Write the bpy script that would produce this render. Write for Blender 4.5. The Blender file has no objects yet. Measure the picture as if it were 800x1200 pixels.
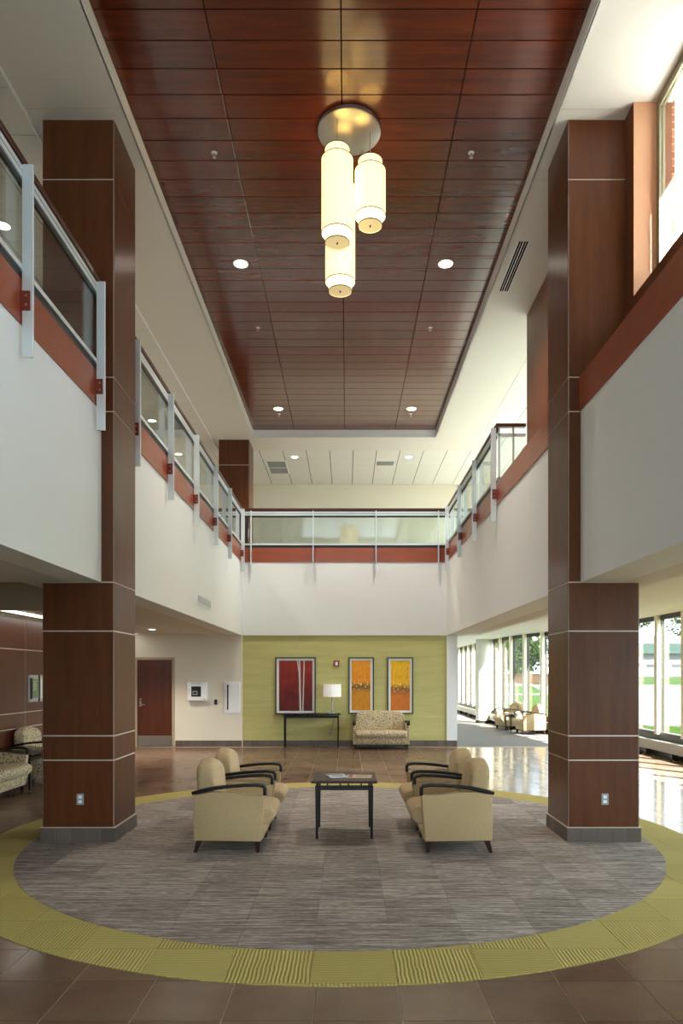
import bpy, bmesh, math, random
from mathutils import Vector, Matrix
random.seed(7)
sc = bpy.context.scene
C = sc.collection
# ------------------------------------------------------------------ camera
F, VX, VY, H = 820.0, 406.0, 791.0, 1.75       # focal length and vanishing point in 800x1200 pixels, eye height
cd = bpy.data.cameras.new('camera'); cam = bpy.data.objects.new('camera', cd); C.objects.link(cam)
cam.location = (0, 0, H); cam.rotation_euler = (math.pi / 2, 0, 0)
cd.sensor_fit = 'HORIZONTAL'; cd.sensor_width = 36.0; cd.lens = 36.0 * F / 800
cd.shift_x = (400 - VX) / 800; cd.shift_y = (VY - 600) / 800
cd.clip_start = 0.05; cd.clip_end = 600
sc.camera = cam
# ------------------------------------------------------------------ sky, sun, exposure
SKY, SUN, EXPO = 4.4, 24.0, 1.15
w = bpy.data.worlds.new('sky'); sc.world = w; w.use_nodes = True
bg = w.node_tree.nodes['Background']
bg.inputs[0].default_value = (0.76, 0.89, 1.0, 1); bg.inputs[1].default_value = SKY
sd = bpy.data.lights.new('sun', 'SUN'); sd.energy = SUN; sd.angle = 0.009; sd.color = (1.0, 0.96, 0.90)
sun = bpy.data.objects.new('sun', sd); C.objects.link(sun)
sun.rotation_euler = Vector((-0.42, 0.55, -0.70)).to_track_quat('-Z', 'Y').to_euler()
def portal(c, d, sx, sy):
    l = bpy.data.lights.new('daylight_portal', 'AREA'); l.shape = 'RECTANGLE'; l.size = sx; l.size_y = sy
    l.cycles.is_portal = True
    o = bpy.data.objects.new('daylight_portal', l); C.objects.link(o)
    o.location = c; o.rotation_euler = Vector(d).to_track_quat('-Z', 'Y').to_euler()
vs = sc.view_settings
vs.view_transform = 'Standard'; vs.look = 'None'; vs.gamma = 1.0; vs.exposure = EXPO; vs.use_curve_mapping = False
cy = sc.cycles
cy.max_bounces = 10; cy.diffuse_bounces = 6; cy.glossy_bounces = 4; cy.transparent_max_bounces = 16
cy.sample_clamp_indirect = 8.0; cy.caustics_reflective = False; cy.caustics_refractive = False
cy.use_denoising = True

# ------------------------------------------------------------------ helpers
def PX(px, Y): return (px - VX) / F * Y
def PZ(py, Y): return H - (py - VY) / F * Y
def PYF(py): return F * H / (py - VY)              # depth of a floor pixel
def PYC(py, z): return F * (z - H) / (VY - py)     # depth of a pixel on a horizontal plane at z

def lin(c):
    return tuple(((v / 255) / 12.92 if v / 255 <= 0.04045 else ((v / 255 + 0.055) / 1.055) ** 2.4) for v in c)
class N:                                           # a small node-tree helper
    def __init__(s, name):
        s.m = bpy.data.materials.new(name); s.m.use_nodes = True; s.t = s.m.node_tree
        s.b = s.t.nodes['Principled BSDF']; s.out = s.t.nodes['Material Output']
    def n(s, typ, **kw):
        x = s.t.nodes.new(typ)
        for k, v in kw.items():
            if k in x.inputs: x.inputs[k].default_value = v
            else: setattr(x, k, v)
        return x
    def l(s, a, b): s.t.links.new(a, b)
    def math(s, op, a, b=None, clamp=False):
        x = s.t.nodes.new('ShaderNodeMath'); x.operation = op; x.use_clamp = clamp
        for i, v in enumerate((a, b)):
            if v is None: continue
            if hasattr(v, 'links'): s.l(v, x.inputs[i])
            else: x.inputs[i].default_value = v
        return x.outputs[0]
    def mix(s, fac, a, b, mode='MIX'):
        x = s.t.nodes.new('ShaderNodeMix'); x.data_type = 'RGBA'; x.blend_type = mode
        for sock, v in ((x.inputs[0], fac), (x.inputs[6], a), (x.inputs[7], b)):
            if hasattr(v, 'links'): s.l(v, sock)
            elif isinstance(v, (int, float)): sock.default_value = v
            else: sock.default_value = (*v[:3], 1)
        return x.outputs[2]
    def coord(s, which='Object', scale=(1, 1, 1), rot=(0, 0, 0)):
        if which == 'World':
            src = s.n('ShaderNodeNewGeometry').outputs['Position']
        else:
            src = s.n('ShaderNodeTexCoord').outputs[which]
        mp = s.n('ShaderNodeMapping'); mp.inputs['Scale'].default_value = scale; mp.inputs['Rotation'].default_value = rot
        s.l(src, mp.inputs[0]); return mp.outputs[0]
    def noise(s, vec, scale, detail=3, rough=0.55):
        x = s.n('ShaderNodeTexNoise'); x.inputs['Scale'].default_value = scale
        x.inputs['Detail'].default_value = detail; x.inputs['Roughness'].default_value = rough
        s.l(vec, x.inputs['Vector']); return x.outputs['Fac']
    def ramp(s, fac, stops):
        x = s.n('ShaderNodeValToRGB'); e = x.color_ramp.elements
        while len(e) < len(stops): e.new(0.5)
        for k, (p, c) in enumerate(stops):
            e[k].position = p; e[k].color = (*c, 1) if len(c) == 3 else c
        s.l(fac, x.inputs[0]); return x.outputs[0]
    def bump(s, h, strength=0.2, dist=0.01):
        x = s.n('ShaderNodeBump'); x.inputs['Strength'].default_value = strength; x.inputs['Distance'].default_value = dist
        s.l(h, x.inputs['Height']); s.l(x.outputs[0], s.b.inputs['Normal'])
    def rnd(s): return s.n('ShaderNodeObjectInfo').outputs['Random']
def P(name, rgb, rough=0.5, metal=0.0, spec=0.5, coat=0.0, emit=None, estr=0.0):
    q = N(name); b = q.b
    b.inputs['Base Color'].default_value = (*lin(rgb), 1); b.inputs['Roughness'].default_value = rough
    b.inputs['Metallic'].default_value = metal; b.inputs['Specular IOR Level'].default_value = spec
    b.inputs['Coat Weight'].default_value = coat
    if emit:
        b.inputs['Emission Color'].default_value = (*lin(emit), 1); b.inputs['Emission Strength'].default_value = estr
    return q.m
def wood(name, a, b, scale, rough=0.3, coat=0.2, spec=0.5, var=0.25):
    q = N(name); v = q.coord('World', scale)
    n1 = q.noise(v, 1.0, 5, 0.65); n2 = q.noise(q.coord('World', tuple(s * 5 for s in scale)), 1.0, 2)
    f = q.math('ADD', q.math('MULTIPLY', n1, 0.85), q.math('MULTIPLY', n2, 0.15))
    c = q.ramp(f, [(0.32, lin(a)), (0.68, lin(b))])
    r = q.math('ADD', q.math('MULTIPLY', q.rnd(), var), 1 - var / 2)
    hs = q.n('ShaderNodeHueSaturation'); q.l(c, hs.inputs['Color']); q.l(r, hs.inputs['Value'])
    q.l(hs.outputs[0], q.b.inputs['Base Color'])
    q.b.inputs['Roughness'].default_value = rough; q.b.inputs['Coat Weight'].default_value = coat
    q.b.inputs['Coat Roughness'].default_value = rough * 0.7; q.b.inputs['Specular IOR Level'].default_value = spec
    return q.m
def glass(name, tint, refl=1.0):
    q = N(name); q.t.nodes.remove(q.b)
    tr = q.n('ShaderNodeBsdfTransparent'); tr.inputs[0].default_value = (*tint, 1)
    gl = q.n('ShaderNodeBsdfGlossy'); gl.inputs['Roughness'].default_value = 0.02; gl.inputs[0].default_value = (1, 1, 1, 1)
    lw = q.n('ShaderNodeLayerWeight'); lw.inputs[0].default_value = 0.5          # Schlick reflectance of one glass surface
    fr = q.math('ADD', q.math('MULTIPLY', q.math('POWER', lw.outputs['Facing'], 5.0), 0.96), 0.04)
    mx = q.n('ShaderNodeMixShader'); q.l(q.math('MULTIPLY', fr, refl, True), mx.inputs[0])
    q.l(tr.outputs[0], mx.inputs[1]); q.l(gl.outputs[0], mx.inputs[2]); q.l(mx.outputs[0], q.out.inputs[0])
    return q.m
M = {}
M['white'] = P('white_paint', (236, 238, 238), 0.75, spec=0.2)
M['cream'] = P('cream_paint', (226, 220, 203), 0.75, spec=0.2)
M['soffit'] = P('soffit_paint', (222, 220, 212), 0.8, spec=0.2)
M['bounce_white'] = P('white_bounce_slab', (226, 224, 218), 0.8)  # slab made this white so that it bounces daylight up to the soffit
M['jamb'] = P('pale_jamb_lining', (204, 158, 122), 0.55, spec=0.3)
M['tan'] = P('tan_paint', (176, 160, 136), 0.8, spec=0.2)
M['wallbrown'] = wood('brown_wall_laminate', (104, 58, 36), (128, 74, 46), (2, 2, 0.5), 0.4, 0.05, 0.3, 0.04)
M['colwood'] = wood('column_laminate', (76, 39, 19), (99, 55, 27), (9, 9, 0.8), 0.3, 0.0, 0.35, 0.12)
M['ceilwood'] = wood('ceiling_veneer', (82, 28, 13), (110, 42, 18), (1.2, 14, 14), 0.2, 0.6, 0.5, 0.16)
M['wallwood'] = wood('wall_panel_laminate', (74, 35, 20), (94, 48, 28), (9, 9, 0.8), 0.3, 0.1, 0.5, 0.1)
M['band'] = wood('orange_brown_board', (142, 66, 38), (158, 78, 46), (1.5, 1.5, 6), 0.28, 0.1, 0.5, 0.05)
M['bracket'] = P('bracket_paint', (120, 48, 32), 0.4)
M['handrail'] = wood('handrail_wood', (62, 28, 16), (84, 40, 22), (3, 3, 12), 0.3, 0.2)
M['alu'] = P('painted_aluminium', (214, 220, 222), 0.38, 0.35)
M['reveal'] = P('aluminium_reveal', (206, 196, 184), 0.45, 0.3)
M['steel'] = P('brushed_steel', (170, 168, 162), 0.32, 0.9)
M['bronze'] = P('bronze_frame', (150, 146, 120), 0.45, 0.4)
M['dark'] = P('dark_gap', (24, 18, 15), 0.9, spec=0.1)
M['gasket'] = P('black_gasket', (32, 36, 38), 0.5)
M['black'] = P('black_lacquer', (20, 14, 11), 0.38, spec=0.25)
M['espresso'] = wood('espresso_wood', (40, 23, 16), (58, 34, 23), (4, 4, 14), 0.4, 0.0, 0.3)
M['grout'] = P('grout', (150, 138, 122), 0.8)
M['darkgrout'] = P('base_grout', (128, 120, 110), 0.8)
M['plastic'] = P('white_plastic', (236, 238, 240), 0.4)
M['greyplate'] = P('grey_plate', (150, 156, 156), 0.4)
M['blackplastic'] = P('black_plastic', (18, 18, 20), 0.35)
M['glass'] = glass('window_glass', (0.97, 0.99, 0.98), 0.8)
M['railglass'] = glass('railing_glass', (0.86, 0.91, 0.90), 1.3)
M['framecream'] = P('cream_mullion', (232, 222, 190), 0.5)
M['winframe'] = P('dark_window_frame', (58, 54, 46), 0.45, 0.3)
M['heater'] = P('heater_cover', (150, 146, 134), 0.45, 0.2)
M['greybeam'] = P('round_column_paint', (206, 200, 184), 0.6)
M['lampglow'] = P('white_lampshade', (244, 243, 238), 0.8, emit=(255, 252, 244), estr=0.1)  # faint glow put into the shade, which holds no light source
M['lightface'] = P('lamp_face', (255, 250, 240), 0.5, emit=(255, 244, 224), estr=7)
M['slotlight'] = P('slot_lamp_face', (255, 250, 240), 0.5, emit=(255, 248, 236), estr=2)
M['red'] = P('alarm_red', (150, 40, 34), 0.4)
M['matwhite'] = P('picture_mat', (238, 236, 228), 0.8)
M['frameblack'] = P('picture_frame', (30, 28, 28), 0.4)
M['carpet_dark'] = P('corridor_carpet', (116, 109, 102), 0.95, spec=0.1)
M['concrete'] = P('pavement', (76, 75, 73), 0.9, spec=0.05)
M['facade'] = P('white_cladding', (100, 100, 99), 0.8, spec=0.05)
M['teal'] = P('teal_roof', (46, 60, 56), 0.7, spec=0.05)
M['slot'] = P('dark_slot', (28, 29, 31), 0.6)
M['paper'] = P('text_print', (222, 228, 208), 0.6)
M['signgreen'] = P('sign_green', (126, 140, 104), 0.35)
M['silver'] = P('silver_strip', (196, 198, 196), 0.3, 0.5)

q = N('tray_lantern_shade')        # parchment shade lit from inside
v = q.coord('World', (60, 60, 60)); nn = q.noise(v, 1, 2)
q.l(q.ramp(nn, [(0.3, (1.0, 0.70, 0.27)), (0.7, (1.0, 0.76, 0.33))]), q.b.inputs['Emission Color'])
q.b.inputs['Base Color'].default_value = (*lin((236, 224, 196)), 1); q.b.inputs['Emission Strength'].default_value = 0.78
M['shade'] = q.m
M['shadehot'] = P('lantern_bright_rim', (240, 230, 205), 0.7, emit=(255, 228, 160), estr=1.1)
M['shadedisc'] = P('lantern_diffuser', (214, 200, 165), 0.7, emit=(226, 200, 140), estr=0.32)

def tilemat(name, a, b, rough, var, sheen=0.3):
    q = N(name)
    n1 = q.noise(q.coord('World', (1, 1, 1)), 2.4, 3, 0.5); n2 = q.noise(q.coord('World', (1, 1, 1)), 38, 3, 0.6)
    f = q.math('ADD', q.math('MULTIPLY', n1, 0.75), q.math('MULTIPLY', n2, 0.25))
    f = q.math('ADD', f, q.math('MULTIPLY', q.math('SUBTRACT', q.rnd(), 0.5), var))
    q.l(q.ramp(f, [(0.15, lin(a)), (0.85, lin(b))]), q.b.inputs['Base Color'])
    q.l(q.math('ADD', q.math('MULTIPLY', n1, 0.06), rough - 0.03), q.b.inputs['Roughness'])
    # satin porcelain: a matt body under a thin worn glaze whose sheen stays moderate even at a low angle
    q.b.inputs['Specular IOR Level'].default_value = 0.0
    lw = q.n('ShaderNodeLayerWeight'); lw.inputs[0].default_value = 0.5
    fr = q.math('ADD', q.math('MULTIPLY', q.math('POWER', lw.outputs['Facing'], 4.0), sheen), 0.03)
    gl = q.n('ShaderNodeBsdfGlossy'); gl.inputs[0].default_value = (1, 1, 1, 1)
    q.l(q.math('ADD', q.math('MULTIPLY', n1, 0.06), rough - 0.03), gl.inputs['Roughness'])
    mx = q.n('ShaderNodeMixShader'); q.l(fr, mx.inputs[0]); q.l(q.b.outputs[0], mx.inputs[1]); q.l(gl.outputs[0], mx.inputs[2])
    q.l(mx.outputs[0], q.out.inputs[0])
    return q.m
M['tile'] = tilemat('floor_porcelain', (92, 72, 59), (128, 104, 86), 0.15, 0.35, 0.36)
M['basetile'] = tilemat('base_porcelain', (84, 74, 68), (112, 100, 92), 0.4, 0.4, 0.2)

q = N('grey_streaked_carpet')
s1 = q.noise(q.coord('World', (2.2, 42, 1)), 1, 4, 0.7); s2 = q.noise(q.coord('World', (14, 150, 1)), 1, 2)
f = q.math('ADD', q.math('ADD', q.math('MULTIPLY', s1, 0.65), q.math('MULTIPLY', s2, 0.35)), q.math('MULTIPLY', q.math('SUBTRACT', q.rnd(), 0.5), 0.05))
q.l(q.ramp(f, [(0.36, lin((82, 73, 68))), (0.5, lin((134, 124, 117))), (0.63, lin((190, 179, 170)))]), q.b.inputs['Base Color'])
q.b.inputs['Roughness'].default_value = 0.95; q.b.inputs['Specular IOR Level'].default_value = 0.1; q.bump(s2, 0.5, 0.01)
M['carpet'] = q.m
for nm, axis in (('green_carpet_ribs_across', 0), ('green_carpet_ribs_along', 1)):
    q = N(nm)
    wv = q.n('ShaderNodeTexWave'); wv.bands_direction = 'X' if axis == 0 else 'Y'
    wv.inputs['Scale'].default_value = 13; wv.inputs['Distortion'].default_value = 2.2; wv.inputs['Detail'].default_value = 1
    wv.inputs['Detail Scale'].default_value = 0.6
    q.l(q.coord('World', (1, 1, 1)), wv.inputs['Vector'])
    fine = q.noise(q.coord('World', (90, 90, 1)), 1, 2)
    f = q.math('ADD', q.math('MULTIPLY', wv.outputs['Fac'], 0.45), q.math('MULTIPLY', fine, 0.4))
    f = q.math('ADD', f, q.math('MULTIPLY', q.rnd(), 0.15))
    q.l(q.ramp(f, [(0.1, lin((146, 132, 74))), (0.75, lin((178, 164, 102)))]), q.b.inputs['Base Color'])
    q.b.inputs['Roughness'].default_value = 0.95; q.b.inputs['Specular IOR Level'].default_value = 0.1
    q.bump(wv.outputs['Fac'], 0.45, 0.008); M['rib%d' % axis] = q.m

q = N('beige_upholstery')
f = q.noise(q.coord('Object', (1, 1, 1)), 130, 3, 0.7)
q.l(q.ramp(f, [(0.3, lin((156, 132, 95))), (0.7, lin((194, 170, 131)))]), q.b.inputs['Base Color'])
q.b.inputs['Roughness'].default_value = 0.9; q.b.inputs['Specular IOR Level'].default_value = 0.15
q.b.inputs['Sheen Weight'].default_value = 0.1; q.bump(f, 0.25, 0.003); M['fabric'] = q.m
q = N('spotted_upholstery')
vo = q.n('ShaderNodeTexVoronoi'); vo.inputs['Scale'].default_value = 34; q.l(q.coord('Object', (1, 1, 1)), vo.inputs['Vector'])
f = q.noise(q.coord('Object', (1, 1, 1)), 60, 2)
base = q.ramp(f, [(0.35, lin((178, 158, 122))), (0.7, lin((206, 190, 156)))])
spot = q.ramp(vo.outputs['Distance'], [(0.30, (0, 0, 0)), (0.40, (1, 1, 1))])
q.l(q.mix(spot, lin((92, 70, 48)), base), q.b.inputs['Base Color']); q.b.inputs['Roughness'].default_value = 0.9
M['spotted'] = q.m

q = N('green_grasscloth')
f1 = q.noise(q.coord('World', (3, 3, 70)), 1, 4, 0.7); f2 = q.noise(q.coord('World', (0.8, 0.8, 9)), 1, 3)
f = q.math('ADD', q.math('MULTIPLY', f1, 0.5), q.math('MULTIPLY', f2, 0.5))
q.l(q.ramp(f, [(0.3, lin((178, 171, 106))), (0.7, lin((202, 195, 132)))]), q.b.inputs['Base Color'])
q.b.inputs['Roughness'].default_value = 0.75; q.bump(f1, 0.2, 0.004); M['grasscloth'] = q.m

q = N('ceiling_tile_board')
f = q.noise(q.coord('World', (1, 1, 1)), 120, 3, 0.7)
q.l(q.ramp(f, [(0.3, lin((212, 212, 206))), (0.6, lin((230, 230, 224)))]), q.b.inputs['Base Color'])
q.b.inputs['Roughness'].default_value = 0.9; M['act'] = q.m

q = N('brick_masonry')
br = q.n('ShaderNodeTexNoise'); br.inputs['Scale'].default_value = 6
q.l(q.coord('World', (1, 1, 1)), br.inputs['Vector'])
rr = q.math('ADD', q.math('MULTIPLY', br.outputs['Fac'], 0.5), q.math('MULTIPLY', q.rnd(), 0.5))
q.l(q.ramp(rr, [(0.25, lin((128, 74, 52))), (0.75, lin((172, 112, 80)))]), q.b.inputs['Base Color'])
q.b.inputs['Roughness'].default_value = 0.9; M['brick'] = q.m
M['gardenbrick'] = P('garden_brick', (58, 41, 27), 0.9, spec=0.05)
M['mortar'] = P('mortar', (206, 198, 184), 0.9)

q = N('lawn_grass')
f = q.noise(q.coord('World', (1, 1, 1)), 1.6, 5, 0.7)
q.l(q.ramp(f, [(0.3, lin((29, 42, 15))), (0.7, lin((42, 58, 22)))]), q.b.inputs['Base Color'])
q.b.inputs['Roughness'].default_value = 0.9; q.b.inputs['Specular IOR Level'].default_value = 0.0; M['grass'] = q.m
q = N('tree_leaves')
f = q.noise(q.coord('World', (1, 1, 1)), 0.9, 4)
q.l(q.ramp(f, [(0.3, lin((20, 30, 13))), (0.55, lin((34, 48, 20))), (0.75, lin((60, 70, 28)))]), q.b.inputs['Base Color'])
q.b.inputs['Roughness'].default_value = 0.7; q.b.inputs['Specular IOR Level'].default_value = 0.0; M['leaf'] = q.m
M['bark'] = P('bark', (78, 62, 48), 0.9)

def art_red():
    q = N('red_birch_print')
    g = q.n('ShaderNodeTexCoord').outputs['Generated']; sp = q.n('ShaderNodeSeparateXYZ'); q.l(g, sp.inputs[0])
    x, z = sp.outputs[0], sp.outputs[2]
    n = q.noise(q.coord('Generated', (4, 4, 3)), 1.5, 4, 0.6)
    f = q.math('ADD', q.math('MULTIPLY', n, 0.7), q.math('MULTIPLY', z, 0.35))
    col = q.ramp(f, [(0.3, lin((74, 10, 8))), (0.55, lin((122, 18, 12))), (0.75, lin((150, 38, 14)))])
    wob = q.math('MULTIPLY', q.math('SUBTRACT', q.noise(q.coord('Generated', (0.1, 0.1, 5)), 1, 2), 0.5), 0.02)
    def trunk(col, x0, slope, wd, z0, c):
        line = q.math('ADD', q.math('MULTIPLY', z, slope), x0)
        d = q.math('ABSOLUTE', q.math('SUBTRACT', q.math('ADD', x, wob), line))
        m = q.math('MULTIPLY', q.math('LESS_THAN', d, wd), q.math('GREATER_THAN', z, z0))
        return q.mix(m, col, lin(c))
    col = trunk(col, 0.64, -0.03, 0.028, -1, (196, 190, 184))
    col = trunk(col, 0.71, 0.045, 0.016, -1, (206, 200, 192))
    col = trunk(col, 0.78, -0.235, 0.011, 0.70, (214, 206, 196))
    col = trunk(col, 0.675, -0.03, 0.007, -1, (70, 20, 16))
    q.l(col, q.b.inputs['Base Color']); q.b.inputs['Roughness'].default_value = 0.6
    return q.m
def art_orange(name, top, mid, low, horizon):
    q = N(name)
    g = q.n('ShaderNodeTexCoord').outputs['Generated']; sp = q.n('ShaderNodeSeparateXYZ'); q.l(g, sp.inputs[0])
    z = sp.outputs[2]
    n = q.noise(q.coord('Generated', (3, 3, 6)), 2.0, 4, 0.7)
    zz = q.math('ADD', z, q.math('MULTIPLY', q.math('SUBTRACT', n, 0.5), 0.22))
    col = q.ramp(zz, [(0.0, lin(low)), (horizon - 0.16, lin(low)), (horizon - 0.02, lin(mid)), (horizon + 0.08, lin(top[0])), (0.95, lin(top[1]))])
    n2 = q.noise(q.coord('Generated', (10, 10, 4)), 2.0, 3, 0.7)
    col = q.mix(q.math('MULTIPLY', q.math('GREATER_THAN', n2, 0.56), 0.35), col, lin((92, 62, 16)))
    vo = q.n('ShaderNodeTexVoronoi'); vo.inputs['Scale'].default_value = 13; q.l(q.coord('Generated', (0.5, 0.5, 1.2)), vo.inputs['Vector'])
    near = q.math('LESS_THAN', q.math('ABSOLUTE', q.math('SUBTRACT', z, horizon + 0.02)), 0.11)
    col = q.mix(q.math('MULTIPLY', q.math('LESS_THAN', vo.outputs['Distance'], 0.24), near), col, lin((236, 214, 150)))
    q.l(col, q.b.inputs['Base Color']); q.b.inputs['Roughness'].default_value = 0.6
    return q.m
M['art1'] = art_red()
M['art2'] = art_orange('orange_meadow_print', ((232, 146, 14), (236, 150, 10)), (112, 82, 30), (206, 136, 16), 0.50)
M['art3'] = art_orange('yellow_meadow_print', ((240, 178, 14), (244, 190, 16)), (130, 84, 34), (206, 112, 26), 0.46)
M['magblue'] = P('magazine_white_blue', (196, 200, 214), 0.35)
M['magorange'] = P('magazine_orange', (206, 160, 120), 0.35)

class MB:
    def __init__(s): s.v = []; s.f = []
    def box(s, x0, x1, y0, y1, z0, z1):
        b = len(s.v)
        s.v += [(x0, y0, z0), (x1, y0, z0), (x1, y1, z0), (x0, y1, z0), (x0, y0, z1), (x1, y0, z1), (x1, y1, z1), (x0, y1, z1)]
        s.f += [tuple(b + i for i in q) for q in ((0, 3, 2, 1), (4, 5, 6, 7), (0, 1, 5, 4), (1, 2, 6, 5), (2, 3, 7, 6), (3, 0, 4, 7))]
        return s
    def prism(s, pts, a0, a1, axis):
        """polygon pts extruded from a0 to a1 along axis ('x': pts are (y,z); 'y': (x,z); 'z': (x,y))"""
        b = len(s.v); n = len(pts)
        mk = {'x': lambda p, a: (a, p[0], p[1]), 'y': lambda p, a: (p[0], a, p[1]), 'z': lambda p, a: (p[0], p[1], a)}[axis]
        s.v += [mk(p, a0) for p in pts] + [mk(p, a1) for p in pts]
        s.f += [tuple(b + i for i in range(n))[::-1], tuple(b + n + i for i in range(n))]
        s.f += [(b + i, b + (i + 1) % n, b + n + (i + 1) % n, b + n + i) for i in range(n)]
        return s
    def lathe(s, prof, cx=0, cy=0, n=28, cap=True):
        b = len(s.v)
        for r, z in prof:
            s.v += [(cx + r * math.cos(2 * math.pi * k / n), cy + r * math.sin(2 * math.pi * k / n), z) for k in range(n)]
        for i in range(len(prof) - 1):
            for k in range(n):
                s.f.append((b + i * n + k, b + i * n + (k + 1) % n, b + (i + 1) * n + (k + 1) % n, b + (i + 1) * n + k))
        if cap:
            s.f.append(tuple(b + k for k in range(n))[::-1]); s.f.append(tuple(b + (len(prof) - 1) * n + k for k in range(n)))
        return s
    def frustum(s, cx, cy, z0, z1, h0, h1, dx=0, dy=0):
        b = len(s.v)
        for z, h, ox, oy in ((z0, h0, dx, dy), (z1, h1, 0, 0)):
            s.v += [(cx + ox - h, cy + oy - h, z), (cx + ox + h, cy + oy - h, z), (cx + ox + h, cy + oy + h, z), (cx + ox - h, cy + oy + h, z)]
        s.f += [tuple(b + i for i in q) for q in ((0, 3, 2, 1), (4, 5, 6, 7), (0, 1, 5, 4), (1, 2, 6, 5), (2, 3, 7, 6), (3, 0, 4, 7))]
        return s
    def sweep_xz(s, pts, y0, y1, t):
        """flat bar of width y0..y1 and thickness t along the polyline pts (x, z)"""
        b = len(s.v); n = len(pts)
        for i, p in enumerate(pts):
            a, c = pts[max(i - 1, 0)], pts[min(i + 1, n - 1)]
            d = Vector((c[0] - a[0], c[1] - a[1])).normalized(); nx, nz = -d.y * t / 2, d.x * t / 2
            s.v += [(p[0] - nx, y0, p[1] - nz), (p[0] - nx, y1, p[1] - nz), (p[0] + nx, y1, p[1] + nz), (p[0] + nx, y0, p[1] + nz)]
        for i in range(n - 1):
            for k in range(4):
                s.f.append((b + i * 4 + k, b + i * 4 + (k + 1) % 4, b + (i + 1) * 4 + (k + 1) % 4, b + (i + 1) * 4 + k))
        s.f += [(b + 3, b + 2, b + 1, b), tuple(b + (n - 1) * 4 + k for k in range(4))]
        return s
    def tube(s, pts, r, n=8):
        b = len(s.v); m = len(pts); pts = [Vector(p) for p in pts]
        for i, p in enumerate(pts):
            d = (pts[min(i + 1, m - 1)] - pts[max(i - 1, 0)]).normalized()
            u = d.orthogonal().normalized() if abs(d.z) < 0.99 else Vector((1, 0, 0)); vv = d.cross(u)
            s.v += [tuple(p + (u * math.cos(2 * math.pi * k / n) + vv * math.sin(2 * math.pi * k / n)) * r) for k in range(n)]
        for i in range(m - 1):
            for k in range(n):
                s.f.append((b + i * n + k, b + i * n + (k + 1) % n, b + (i + 1) * n + (k + 1) % n, b + (i + 1) * n + k))
        s.f += [tuple(b + k for k in range(n))[::-1], tuple(b + (m - 1) * n + k for k in range(n))]
        return s
    def mesh(s, name, bevel=0, seg=2, smooth=False):
        me = bpy.data.meshes.new(name); me.from_pydata(s.v, [], s.f)
        bm = bmesh.new(); bm.from_mesh(me)
        bmesh.ops.recalc_face_normals(bm, faces=bm.faces)
        if bevel:
            ed = [e for e in bm.edges if len(e.link_faces) == 2 and e.calc_face_angle(0) > 0.5]
            bmesh.ops.bevel(bm, geom=ed, offset=bevel, segments=seg, profile=0.5, affect='EDGES', clamp_overlap=True)
        bm.to_mesh(me); bm.free()
        if smooth:
            for p in me.polygons: p.use_smooth = True
            try: me.set_sharp_from_angle(angle=0.7)
            except Exception: pass
        return me
    def build(s, name, mat, parent=None, bevel=0, seg=2, smooth=False, loc=None):
        return link(name, s.mesh(name, bevel, seg, smooth), mat, parent, loc)
def link(name, me, mat, parent=None, loc=None):
    o = bpy.data.objects.new(name, me); C.objects.link(o)
    if not me.materials: me.materials.append(M[mat])
    if parent: o.parent = parent
    if loc is not None: o.location = loc
    return o
def thing(name, label, cat, loc=(0, 0, 0), rotz=0, group=None):
    o = bpy.data.objects.new(name, None); C.objects.link(o); o.empty_display_size = 0.1
    o.location = loc; o.rotation_euler = (0, 0, rotz); o['label'] = label; o['category'] = cat
    if group: o['group'] = group
    return o
def tag(o, label, cat, group=None):
    o['label'] = label; o['category'] = cat
    if group: o['group'] = group
    return o
def struct(name, mb, mat, label=None, cat=None, **kw):
    o = mb.build(name, mat, **kw); o['kind'] = 'structure'
    if label: o['label'] = label; o['category'] = cat or name.split('_')[0].split('.')[0]
    return o
def sthing(name, label, cat, loc=(0, 0, 0), rotz=0):
    o = thing(name, label, cat, loc, rotz); o['kind'] = 'structure'; return o
def copy_tree(o, loc, rotz, label=None, parent=None):
    c = o.copy(); C.objects.link(c)
    if parent is None:
        c.location = loc; c.rotation_euler = (0, 0, rotz)
        if label: c['label'] = label
    else: c.parent = parent
    for ch in list(o.children): copy_tree(ch, None, 0, None, c)
    return c
def B(*a): return MB().box(*a)

# ------------------------------------------------------------------ key planes
YB = 17.10                       # back fascia and back wall
XL, XR = -2.563, 2.444           # balcony fascia faces
ZB, ZT, ZG = 2.72, 4.505, 4.855  # fascia bottom, fascia top, board top
ZS, ZW = 7.559, 7.735            # soffit, wood tray ceiling
TL, TR = -2.291, 2.177           # tray edges
CY0 = PYF(987.2); CY1 = CY0 + 0.735
YF = -6.0                        # entrance front behind the camera

# ------------------------------------------------------------------ floor
floor = struct('floor', B(-5.6, 7.2, YF, YB + 0.1, -0.2, -0.003), 'grout', 'brown porcelain tile floor of the lobby', 'floor')
CX, CYc, RI, RO = -0.06, 7.66, 3.24, 3.74
T = 0.46
tilemesh = B(-T / 2 + 0.003, T / 2 - 0.003, -T / 2 + 0.003, T / 2 - 0.003, -0.02, 0).mesh('floor_tile')
cells = []
for i in range(-12, 16):
    for j in range(-9, 29):
        cx = -0.175 + (i + 0.5) * T; cyy = 4.0 + (j + 0.5) * T
        if cx < -5.5 + T / 2 or cx > 6.8 or cyy > YB - T / 2: continue
        if math.hypot(abs(cx - CX) + T / 2, abs(cyy - CYc) + T / 2) < RO - 0.02: continue
        seen = cyy > 3.2 and abs(cx - 0.0) / cyy < 0.53
        cells.append((not seen, cyy, cx))
cells.sort()
rest = MB()
for k, (_, y, x) in enumerate(cells):
    if k < 300: link('floor_tile', tilemesh, 'tile', floor, (x, y, 0))
    else: rest.box(x - T / 2 + 0.003, x + T / 2 - 0.003, y - T / 2 + 0.003, y + T / 2 - 0.003, -0.02, 0)
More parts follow.
